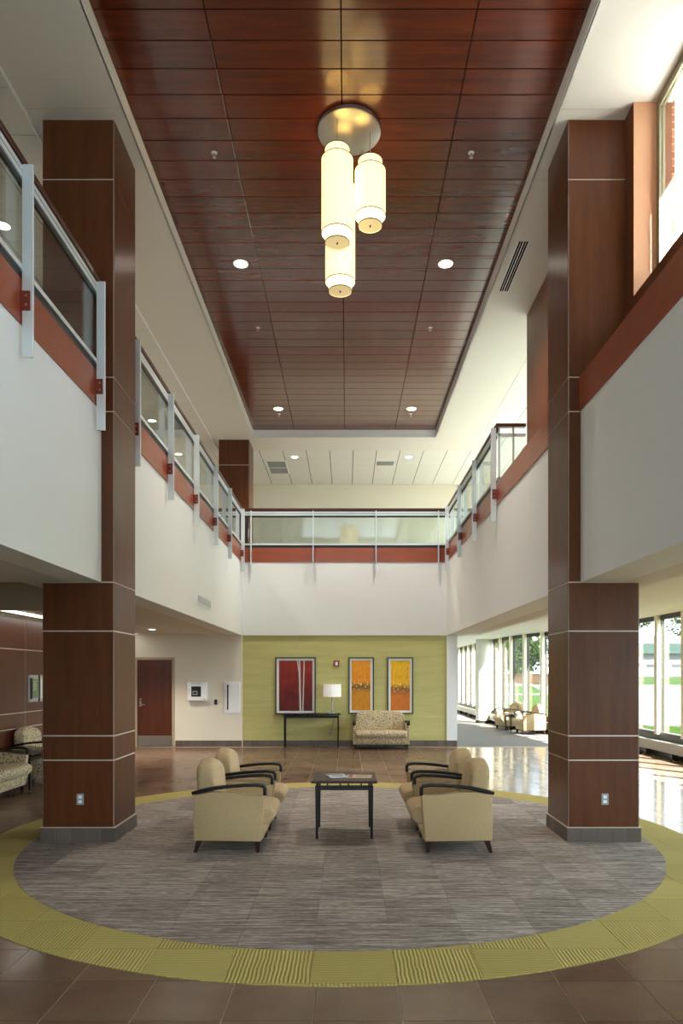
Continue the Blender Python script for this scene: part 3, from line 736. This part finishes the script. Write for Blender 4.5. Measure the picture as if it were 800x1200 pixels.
for py, where in ((179, 'beside the chandelier'), (384, 'midway along the tray'), (485, 'beside the rearmost downlights')):
    Y = PYC(py, ZW)
    for px in {179: (251, 552), 384: (302, 504), 485: (327, 481)}[py]:
        o = thing('sprinkler', 'small white sprinkler head in the wood ceiling ' + where + (', door side' if px < 400 else ', window side'), 'sprinkler', (PX(px, Y), Y, ZW), 0, 'sprinklers in the wood ceiling')
        MB().lathe([(0.034, 0.0), (0.034, -0.004), (0.02, -0.012), (0.012, -0.012)], n=20, cap=False).build('escutcheon', 'plastic', o, smooth=True)
        MB().lathe([(0.009, -0.05), (0.009, 0.0)], n=10).build('nozzle', 'steel', o)
        MB().lathe([(0.022, -0.056), (0.022, -0.05)], n=16).build('deflector', 'steel', o)
sd_ = thing('slot_diffuser', 'long slotted air diffuser in the white soffit beside the right column', 'air vent', (2.37, (PYC(283, ZS) + PYC(341, ZS)) / 2, ZS))
Lh = (PYC(341, ZS) - PYC(283, ZS)) / 2
for x in (-0.075, -0.004, 0.067): B(x, x + 0.012, -Lh, Lh, -0.008, 0).build('flange', 'plastic', sd_)
for x in (-0.063, 0.008): B(x, x + 0.059, -Lh, Lh, -0.003, 0).build('slot', 'dark', sd_)
for x in (-0.036, 0.035): B(x, x + 0.006, -Lh, Lh, -0.005, 0).build('slot_blade', 'plastic', sd_)
for (p0, p1, q0, q1, lab, n) in ((311, 335, 540, 555, 'square grey return air grille in the back tile ceiling', 2), (440, 463, 540, 545.5, 'small grey supply vent in the back tile ceiling', 1)):
    a, b = PYC(q0, ZS), PYC(q1, ZS); x0, x1 = PX(p0, a), PX(p1, a)
    g = thing('ceiling_grille', lab, 'air vent', ((x0 + x1) / 2, (a + b) / 2, ZS)); hx, hy = (x1 - x0) / 2, (b - a) / 2
    B(-hx, hx, -hy, hy, -0.008, 0).build('frame', 'plastic', g)
    for k in range(n):
        y0 = -hy + 0.03 + k * (2 * hy / n); B(-hx + 0.03, hx - 0.03, y0, y0 + 2 * hy / n - 0.05, -0.010, -0.006).build('core', 'greyplate', g)
        m = int((2 * hy / n - 0.05) / 0.07)
        for j in range(m): B(-hx + 0.03, hx - 0.03, y0 + 0.02 + j * 0.07, y0 + 0.035 + j * 0.07, -0.016, -0.008).build('blade', 'greyplate', g)
# wall register on the left fascia
ya, yb = abs(XL) * F / (VX - 230), abs(XL) * F / (VX - 246.5)
zc = PZ(705, (ya + yb) / 2)
g = thing('wall_register', 'white louvred air register in the left white balcony front', 'air vent', (XL, (ya + yb) / 2, zc)); hy = (yb - ya) / 2
B(0, 0.012, -hy, hy, -0.085, 0.085).build('frame', 'plastic', g); B(0.008, 0.0135, -hy + 0.03, hy - 0.03, -0.06, 0.06).build('core', 'greyplate', g)
for k in range(9): B(0.012, 0.02, -hy + 0.05 + k * (2 * hy - 0.1) / 8 - 0.01, -hy + 0.05 + k * (2 * hy - 0.1) / 8 + 0.01, -0.06, 0.06).build('louvre', 'plastic', g)
# perimeter slot light over the panelled wall
sl_ = thing('slot_light', 'long recessed slot light along the top of the brown panelled wall', 'light', (-5.17, 13.6, ZB + 0.027))
B(-0.12, 0.12, -3.0, 3.3, -0.012, 0).build('lens', 'slotlight', sl_); 
for x in (-0.135, 0.12): B(x, x + 0.015, -3.0, 3.3, -0.016, 0).build('flange', 'plastic', sl_)

# ------------------------------------------------------------------ door and wall fittings at the back
dx0, dx1 = PX(161, YB), PX(201.8, YB); dz = PZ(773.3, YB)
dr = sthing('door_1', 'dark brown wood door with steel kick plate in the cream wall', 'door', ((dx0 + dx1) / 2, YB, 0)); hw = (dx1 - dx0) / 2
B(-hw, hw, -0.02, 0.02, 0.01, dz).build('door_leaf', 'wallwood', dr, 0.003, 1)
for s in (-1, 1): B(s * (hw + 0.03) - 0.03, s * (hw + 0.03) + 0.03, -0.035, 0.03, 0, dz + 0.06).build('door_jamb', 'tan', dr)
B(-hw, hw, -0.035, 0.03, dz, dz + 0.06).build('door_head', 'tan', dr)
B(-hw + 0.02, hw - 0.02, -0.026, -0.02, 0.02, 0.27).build('kick_plate', 'steel', dr)
hd = B(-hw + 0.05, -hw + 0.11, -0.028, -0.02, 0.98, 1.12).build('handle_plate', 'steel', dr)
MB().tube([(-hw + 0.08, -0.02, 1.03), (-hw + 0.08, -0.07, 1.03), (-hw + 0.19, -0.07, 1.03)], 0.011).build('lever', 'steel', hd)
MB().prism([(-hw + 0.08 + 0.025 * math.cos(k), 1.16 + 0.025 * math.sin(k)) for k in [j * math.pi / 8 for j in range(16)]], -0.032, -0.02, 'y').build('lock_cylinder', 'steel', dr)
def wallbox(px0, px1, py0, py1): return PX(px0, YB), PX(px1, YB), PZ(py1, YB), PZ(py0, YB)
x0, x1, z0, z1 = wallbox(221, 243.3, 799.2, 821)
ae = thing('defibrillator_cabinet', 'white square wall cabinet with dark window beside the brown door', 'cabinet', ((x0 + x1) / 2, YB, z0)); w2, hh = (x1 - x0) / 2, z1 - z0
B(-w2, w2, -0.15, 0, 0, hh).build('body', 'plastic', ae, 0.008, 2)
dd = B(-w2 + 0.012, w2 - 0.025, -0.165, -0.149, 0.012, hh - 0.012).build('door', 'plastic', ae, 0.004, 1)
B(-w2 + 0.10, -w2 + 0.335, -0.168, -0.160, 0.10, 0.35).build('window', 'blackplastic', dd)
B(-w2 + 0.13, -w2 + 0.25, -0.172, -0.166, 0.14, 0.24).build('device_face', 'greyplate', dd)
B(-w2 + 0.15, -w2 + 0.23, -0.174, -0.171, 0.165, 0.215).build('device_screen', 'slot', dd)
for k in range(9): B(-w2 + 0.10 + k * 0.027, -w2 + 0.118 + k * 0.027, -0.1665, -0.1645, hh - 0.045, hh - 0.027).build('print_mark', 'greyplate', dd)
for k in range(5): B(-w2 + 0.035, -w2 + 0.053, -0.1665, -0.1645, 0.18 + k * 0.024, 0.195 + k * 0.024).build('print_mark', 'greyplate', dd)
B(w2 - 0.06, w2 - 0.035, -0.172, -0.164, 0.03, 0.05).build('latch', 'blackplastic', dd)
x0, x1, z0, z1 = wallbox(251.3, 254.6, 819.6, 825.6)
cr = thing('card_reader', 'small black card reader on the cream wall between two white cabinets', 'card reader', ((x0 + x1) / 2, YB, z0)); w2, hh = (x1 - x0) / 2, z1 - z0
B(-w2, w2, -0.025, 0, 0, hh).build('housing', 'blackplastic', cr, 0.006, 2); B(-w2 + 0.015, w2 - 0.015, -0.028, -0.024, hh * 0.3, hh * 0.7).build('sensor_face', 'gasket', cr)
x0, x1, z0, z1 = wallbox(262.3, 282, 799, 836)
ex = thing('extinguisher_cabinet', 'tall white wall cabinet with narrow vertical window beside the green wall', 'cabinet', ((x0 + x1) / 2, YB, z0)); w2, hh = (x1 - x0) / 2, z1 - z0
B(-w2, w2, -0.02, 0, 0, hh).build('frame', 'plastic', ex, 0.004, 1)
dd = B(-w2 + 0.025, w2 - 0.025, -0.03, -0.019, 0.025, hh - 0.025).build('door', 'plastic', ex, 0.003, 1)
B(-w2 + 0.08, -w2 + 0.115, -0.034, -0.028, 0.09, hh - 0.08).build('window', 'slot', dd)
B(-w2 + 0.075, -w2 + 0.12, -0.038, -0.03, hh - 0.12, hh - 0.075).build('handle', 'blackplastic', dd)
for k in range(12): B(-w2 + 0.045, -w2 + 0.055, -0.0315, -0.0295, 0.37 + k * 0.018, 0.381 + k * 0.018).build('print_mark', 'greyplate', dd)
x0, x1, z0, z1 = wallbox(390.7, 397.5, 774, 781)
YG = YB + 0.04
al = thing('fire_alarm_strobe', 'small red fire alarm strobe on the green wall above the lamp', 'alarm', ((x0 + x1) / 2, YG, z0)); w2, hh = (x1 - x0) / 2, z1 - z0
B(-w2, w2, -0.05, 0, 0, hh).build('housing', 'red', al, 0.008, 2); B(-w2 * 0.4, w2 * 0.45, -0.075, -0.045, hh * 0.2, hh * 0.75).build('strobe_lens', 'plastic', al, 0.008, 2)

def picture(px0, px1, py0, py1, q0, q1, r0, r1, art, name, label):
    x0, x1, z0, z1 = PX(px0, YG), PX(px1, YG), PZ(py1, YG), PZ(py0, YG)
    root = thing(name, label, 'picture', ((x0 + x1) / 2, YG, z0)); w_, h_ = (x1 - x0) / 2, z1 - z0; fw = 0.028
    for a, b, c, d in ((-w_, -w_ + fw, 0, h_), (w_ - fw, w_, 0, h_)): B(a, b, -0.05, 0, c, d).build('frame_stile', 'frameblack', root)
    for c, d in ((0, fw), (h_ - fw, h_)): B(-w_ + fw, w_ - fw, -0.05, 0, c, d).build('frame_rail', 'frameblack', root)
    B(-w_ + fw, w_ - fw, -0.022, -0.002, fw, h_ - fw).build('mat_board', 'matwhite', root)
    cx = (x0 + x1) / 2
    B(PX(q0, YG) - cx, PX(q1, YG) - cx, -0.027, -0.02, PZ(r1, YG) - z0, PZ(r0, YG) - z0).build('print', art, root)
picture(322.7, 369.8, 770.3, 837, 327, 366, 774.2, 833, 'art1', 'framed_picture', 'large black framed red picture with white birch trunks above the console table')
picture(408.2, 438, 770.3, 836.5, 411.8, 433.8, 774.3, 832.3, 'art2', 'framed_picture', 'tall black framed orange meadow picture beside the lamp')
picture(453.5, 483.8, 770.3, 836.5, 457.6, 480, 774.3, 832.5, 'art3', 'framed_picture', 'tall black framed yellow meadow picture beside the white wall end')

# directory sign on the panelled wall
ys0, ys1 = 5.5 * F / (VX - 33.3), 5.5 * F / (VX - 48.5)
sg = thing('directory_sign', 'framed directory sign with green list panel and silver strips on the brown panelled wall', 'sign', (-5.5, ys0, 1.28)); Ls = 1.1
B(0, 0.03, 0, Ls, 0, 0.47).build('backing', 'silver', sg)
B(0.03, 0.05, 0.06, 0.30, 0.07, 0.40).build('green_panel', 'signgreen', sg); B(0.03, 0.045, 0, 0.055, 0.05, 0.42).build('dark_edge', 'blackplastic', sg)
B(0.03, 0.045, 0.33, 0.36, 0, 0.47).build('divider', 'blackplastic', sg); B(0.03, 0.05, 0.37, 1.08, 0.06, 0.42).build('map_panel', 'matwhite', sg)
for k in range(6): B(0.05, 0.053, 0.075, 0.19 + 0.03 * (k % 2), 0.205 + k * 0.03, 0.215 + k * 0.03).build('text_line', 'paper', sg)

# ------------------------------------------------------------------ seating
def arch(w_, z0, zt, rc, n=7, crown=0.03):
    pts_ = [(-w_, z0), (w_, z0)]
    for k in range(n + 1):
        a = math.pi / 2 * k / n; pts_.append((w_ - rc + rc * math.cos(a), zt - crown - rc + rc * math.sin(a)))
    m = 5
    for k in range(1, m): t = k / m; pts_.append(((w_ - rc) * (1 - 2 * t), zt - crown + crown * 4 * t * (1 - t)))
    for k in range(n + 1):
        a = math.pi / 2 + math.pi / 2 * k / n; pts_.append((-w_ + rc + rc * math.cos(a), zt - crown - rc + rc * math.sin(a)))
    return pts_
def lounge(name, label, cat, width, fab, loc, rotz, group=None, legmat='espresso'):
    root = thing(name, label, cat, loc, rotz, group); hw = width / 2; pt = 0.075
    prof = [(-0.385, 0.125), (0.27, 0.115), (0.285, 0.30), (0.31, 0.575), (0.24, 0.565), (0.12, 0.575), (-0.05, 0.60), (-0.22, 0.60), (-0.38, 0.57), (-0.395, 0.35)]
    for s in (-1, 1):
        ya, yb_ = sorted((s * hw, s * (hw - pt))); MB().prism(prof, ya, yb_, 'y').build('side_panel', fab, root, 0.014, 2, True)
    wi = hw - pt + 0.004
    MB().prism([(-0.36, 0.125), (0.275, 0.118), (0.33, 0.27), (-0.36, 0.30)], -wi, wi, 'y').build('seat_base', fab, root, 0.01, 2, True)
    MB().prism([(-0.24, 0.29), (0.32, 0.255), (0.395, 0.32), (0.41, 0.39), (0.36, 0.44), (0.2, 0.455), (-0.24, 0.42)], -wi, wi, 'y').build('seat_cushion', fab, root, 0.035, 3, True)
    bk = MB().prism(arch(wi - 0.005, 0.28, 0.89, 0.15), -0.35, -0.14, 'x')
    bk.v = [(x - max(0, z - 0.4) * 0.10 + (0.05 * ((z - 0.6) / 0.3) ** 2 * (x > -0.2) * -1 if z > 0.6 else 0), y, z) for x, y, z in bk.v]
    bk.build('backrest', fab, root, 0.05, 4, True)
    armp = [(-0.405, 0.585), (-0.33, 0.605), (-0.2, 0.632), (-0.05, 0.652), (0.1, 0.664), (0.22, 0.667), (0.285, 0.658), (0.306, 0.635), (0.306, 0.565)]
    for s in (-1, 1):
        c = s * (hw - pt / 2 + 0.005); MB().sweep_xz(armp, c - 0.034, c + 0.034, 0.032).build('armrest', 'black', root, 0.006, 2, True)
    for s in (-1, 1):
        MB().frustum(0.235, s * (hw - 0.055), 0, 0.13, 0.017, 0.030, 0.0, 0).build('leg', legmat, root, 0.003, 1)
        MB().frustum(-0.335, s * (hw - 0.055), 0, 0.13, 0.017, 0.030, -0.045, 0).build('leg', legmat, root, 0.003, 1)
    return root
G1 = 'beige armchairs round the square table'
a1 = lounge('armchair', 'beige fabric armchair', 'chair', 0.74, 'fabric', (-1.105, 7.19, 0.0075), 0, G1)
GAP = 0.98
copy_tree(a1, (-1.105, 7.19 + GAP, 0.0075), 0, 'beige fabric armchair behind another one on the door side of the square table')
copy_tree(a1, (1.035, 7.19, 0.0075), math.pi, 'beige fabric armchair in front of another one on the window side of the square table')
copy_tree(a1, (1.035, 7.19 + GAP, 0.0075), math.pi, 'beige fabric armchair behind another one on the window side of the square table')
a1['label'] = 'beige fabric armchair in front of another one on the door side of the square table'
lounge('loveseat', 'spotted beige two seat sofa against the green wall under the orange pictures', 'sofa', 1.33, 'spotted', (PX(446, 16.6), YB + 0.04 - 0.47, 0), -math.pi / 2, None)
lounge('loveseat', 'spotted beige sofa against the brown panelled wall beside the black table', 'sofa', 1.5, 'spotted', (-5.05, 9.70, 0), 0)
lounge('armchair', 'spotted beige armchair against the brown panelled wall below the directory sign', 'chair', 0.82, 'spotted', (-5.05, 11.72, 0), 0)
c1 = copy_tree(a1, (5.42, 20.85, 0), math.pi + 0.1, 'sunlit beige armchair in the window corridor in front of the small table')
c2 = copy_tree(a1, (5.22, 22.6, 0), math.pi + 0.25, 'sunlit beige armchair in the window corridor behind the small table')
for c in (c1, c2): c['group'] = 'beige armchairs in the window corridor'

def table(label, w_, d_, h_, loc, rotz=0, stubs=True, legi=0.035, mat='espresso', name='side_table', apron=0.05, cat='table'):
    root = thing(name, label, cat, loc, rotz); hx, hy = w_ / 2, d_ / 2; lx, ly = hx - 0.06, hy - 0.06
    MB().box(-hx, hx, -hy, hy, h_ - 0.028, h_).build('tabletop', mat, root, 0.006, 2)
    za = h_ - 0.028 - (0.028 if stubs else 0)
    for s in (-1, 1):
        B(-lx, lx, s * ly - 0.011, s * ly + 0.011, za - apron, za).build('apron', 'black', root)
        B(s * lx - 0.011, s * lx + 0.011, -ly, ly, za - apron, za).build('apron', 'black', root)
        for t in (-1, 1): MB().frustum(s * lx, t * ly, 0, za, 0.013, 0.019).build('leg', 'black', root, 0.003, 1)
        if stubs:
            for x in (-lx, -lx * 0.62, -lx * 0.15, lx * 0.15, lx * 0.62, lx): B(x - 0.008, x + 0.008, s * ly - 0.008, s * ly + 0.008, za, za + 0.03).build('spacer', 'black', root)
    return root
table('square dark wood table with magazines between the beige armchairs', 0.70, 0.70, 0.625, (-0.025, 7.73, 0.0075))
table('small dark table between the sunlit corridor armchairs', 0.5, 0.5, 0.55, (5.2, 21.75, 0), 0.2)
table('black side table between the spotted sofa and armchair by the panelled wall', 0.6, 0.62, 0.55, (-5.05, 10.87, 0), mat='black')
def magazine(label, x, y, z, rz, mat, w_=0.2, h_=0.27):
    o = thing('magazine', label, 'magazine', (x, y, z), rz, 'magazines on the square table')
    B(-w_ / 2, w_ / 2, -h_ / 2, h_ / 2, 0, 0.006).build('pages', 'matwhite', o)
    B(-w_ / 2 - 0.001, w_ / 2 + 0.001, -h_ / 2 - 0.001, h_ / 2 + 0.001, 0.006, 0.0075).build('cover', mat, o)
    B(-w_ * 0.42, w_ * 0.42, h_ * 0.28, h_ * 0.42, 0.0075, 0.0082).build('cover_title', 'red' if mat == 'magorange' else 'slot', o)
    B(-w_ * 0.3, w_ * 0.35, -h_ * 0.35, h_ * 0.15, 0.0075, 0.008).build('cover_photo', 'tan' if mat == 'magorange' else 'greyplate', o)
magazine('magazine with white and blue cover on the square table', -0.11, 7.73, 0.634, 0.25, 'magblue')
magazine('magazine with orange cover beside the blue one on the square table', 0.14, 7.68, 0.634, 1.50, 'magorange')

# console table with lamp
cx0, cx1 = PX(330.5, 16.75), PX(399, 16.75); ct_h = PZ(836.2, 16.75)
ct = table('long narrow black console table under the red picture', cx1 - cx0, 0.42, ct_h, ((cx0 + cx1) / 2, YG - 0.28, 0), stubs=True, mat='black', name='console_table')
lx, ly, lz = PX(389, 16.85), YG - 0.28, ct_h
lp_ = thing('table_lamp', 'steel table lamp with white drum shade on the console table', 'lamp', (lx, ly, lz))
MB().lathe([(0.075, 0), (0.075, 0.012), (0.02, 0.02), (0.013, 0.03), (0.013, 0.46), (0.02, 0.47)], n=28).build('stem', 'steel', lp_, smooth=True)
B(-0.09, -0.05, -0.06, -0.02, 0, 0.05).build('base_block', 'steel', lp_, 0.004, 1)
MB().lathe([(0.22, 0.40), (0.215, 0.70), (0.211, 0.70), (0.216, 0.40)], n=48, cap=False).build('lamp_shade', 'lampglow', lp_, smooth=True)
MB().lathe([(0.006, 0.46), (0.006, 0.74), (0.012, 0.75), (0.0, 0.765)], n=10).build('finial', 'steel', lp_, smooth=True)
for k in range(3):
    a = 2.094 * k; MB().tube([(0, 0, 0.69), (0.213 * math.cos(a), 0.213 * math.sin(a), 0.69)], 0.003).build('spider_arm', 'steel', lp_)
cord = MB().tube([(0.0, 0.075, 0.008), (0.02, 0.20, 0.005), (0.03, 0.25, -0.02), (0.03, 0.26, -0.25), (-0.02, 0.26, -0.38), (-0.05, 0.262, -0.46), (-0.05, 0.27, -0.50)], 0.005).build('cord', 'black', lp_, smooth=True)
so = thing('outlet', 'small outlet on the green wall under the console table', 'outlet', (lx - 0.05, YG, lz - 0.54))
B(-0.035, 0.035, -0.006, 0, 0, 0.115).build('plate', 'greyplate', so, 0.002, 1); B(-0.02, 0.02, -0.008, -0.005, 0.06, 0.1).build('socket', 'plastic', so)

# ------------------------------------------------------------------ outdoors
def gz(y): 
    k = [(-60, -0.15), (15, -0.15), (22, 0.08), (26, 0.3), (50, 0.96), (80, 1.55), (300, 1.6)]
    for (a, za), (b, zb_) in zip(k, k[1:]):
        if y <= b: return za + (zb_ - za) * (y - a) / (b - a)
    return k[-1][1]
def strip(name, mat, label, cat, rows, dz=0.0):
    """rows: (y, x0, x1) draped on the sloping ground"""
    v = []; f = []
    for y, x0, x1 in rows: v += [(x0, y, gz(y) + dz), (x1, y, gz(y) + dz), (x0, y, gz(y) - 0.3), (x1, y, gz(y) - 0.3)]
    for i in range(len(rows) - 1):
        a = 4 * i; f += [(a, a + 1, a + 5, a + 4), (a + 1, a + 3, a + 7, a + 5), (a, a + 4, a + 6, a + 2)]
    m = MB(); m.v, m.f = v, f; m.f += [(0, 2, 3, 1), (len(v) - 4, len(v) - 3, len(v) - 1, len(v) - 2)]
    o = m.build(name, mat); o['kind'] = 'structure'; o['label'] = label; o['category'] = cat; return o
strip('floor_lawn', 'grass', 'green lawn outside the corridor windows', 'lawn', [(-60, 7.2, 260)] + [(y, x + 0.13, 260) for x, y in pts if y > 0] + [(36.9, 5.6, 260), (37.1, -40, 260), (50, -40, 260), (80, -40, 260), (300, -40, 260)])
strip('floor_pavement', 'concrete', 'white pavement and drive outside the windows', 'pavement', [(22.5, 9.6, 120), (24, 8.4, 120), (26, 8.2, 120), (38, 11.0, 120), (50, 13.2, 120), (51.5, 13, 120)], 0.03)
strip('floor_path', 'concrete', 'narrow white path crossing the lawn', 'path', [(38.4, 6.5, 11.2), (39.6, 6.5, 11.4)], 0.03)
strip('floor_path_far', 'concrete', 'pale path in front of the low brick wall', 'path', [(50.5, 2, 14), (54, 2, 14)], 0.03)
bw = thing('garden_wall', 'low orange brick garden wall beyond the lawn', 'wall', (0, 55, gz(55)))
B(2, 17.5, 0, 0.4, -0.2, 0.72).build('masonry', 'gardenbrick', bw); B(1.9, 17.6, -0.05, 0.45, 0.72, 0.82).build('coping', 'gardenbrick', bw)
hb = thing('distant_building', 'long white low building with teal roof band across the drive', 'building', (0, 84, gz(84)))
B(29, 70, 0, 12, -0.3, 2.75).build('wall', 'facade', hb); B(28.5, 70.5, -0.6, 12.5, 2.75, 3.95).build('roof_band', 'teal', hb); B(29, 70, 0, 12, 3.95, 4.9).build('parapet', 'facade', hb)
for k in range(13): 
    x = 30 + k * 3.0; B(x, x + 1.25, -0.05, 0.05, 1.15, 1.5).build('window', 'slot', hb); B(x + 2.0, x + 2.12, -0.08, 0, -0.2, 2.75).build('downpipe', 'greyplate', hb)
def tree(label, x, y, h_, r, seed, n=3400, cat='tree'):
    rnd = random.Random(seed); root = thing('leafy_tree', label, cat, (x, y, gz(y) - 0.1), 0, 'trees outside the windows')
    tk = MB().lathe([(0.22, 0), (0.16, h_ * 0.35), (0.08, h_ * 0.75)], n=10).build('trunk', 'bark', root, smooth=True)
    cl_ = [(rnd.uniform(-1, 1) * r * 0.65, rnd.uniform(-1, 1) * r * 0.65, h_ * rnd.uniform(0.20, 0.85), r * rnd.uniform(0.35, 0.6)) for _ in range(14)]
    m = MB()
    for a, b, c, rr in cl_[:6]: MB_ = m.tube([(0, 0, h_ * 0.3), (a * 0.5, b * 0.5, (h_ * 0.3 + c) / 2), (a, b, c)], 0.05, 6)
    m.build('branches', 'bark', root)
    m = MB()
    for k in range(n):
        a, b, c, rr = cl_[k % 14]
        d = Vector((rnd.gauss(0, 1), rnd.gauss(0, 1), rnd.gauss(0, 1))).normalized() * rr * rnd.uniform(0.55, 1.0) ** 0.5
        p = Vector((a, b, c)) + d; s = rnd.uniform(0.16, 0.34)
        u = Vector((rnd.gauss(0, 1), rnd.gauss(0, 1), rnd.gauss(0, 1))).normalized(); t = u.orthogonal().normalized()
        i = len(m.v); m.v += [tuple(p - u * s), tuple(p + t * s * 0.6), tuple(p + u * s), tuple(p - t * s * 0.6)]; m.f.append((i, i + 1, i + 2, i + 3))
    o = m.build('foliage', 'leaf', root); o['kind'] = 'stuff'
    return root
for k, (x, y, h_, r) in enumerate([(15.4, 64, 7.5, 3.0), (20.2, 58.2, 6.0, 1.9), (23.4, 66, 8.0, 3.0), (17.5, 79, 11, 4.5), (9.5, 57.8, 6.0, 1.7), (16.5, 45, 5.0, 1.2)]):
    tree(['tall leafy tree behind the low brick wall, fullest crown', 'slender tree right behind the low brick wall', 'broad leafy tree behind the end of the low brick wall', 'dark leafy tree far behind the brick wall', 'slim leafy tree close behind the brick wall near the round column', 'small young tree beside the pale drive'][k], x, y, h_, r, 20 + k)
for k, (x, y, h_, r) in enumerate([(32.5, 104, 12, 3.7), (42, 104, 14, 3.7), (51.5, 104, 12.5, 3.7)]):
    tree(['large tree rising behind the end of the white building', 'tallest tree rising behind the white building', 'rounded tree rising behind the far part of the white building'][k], x, y, h_, r, 40 + k, 3600)
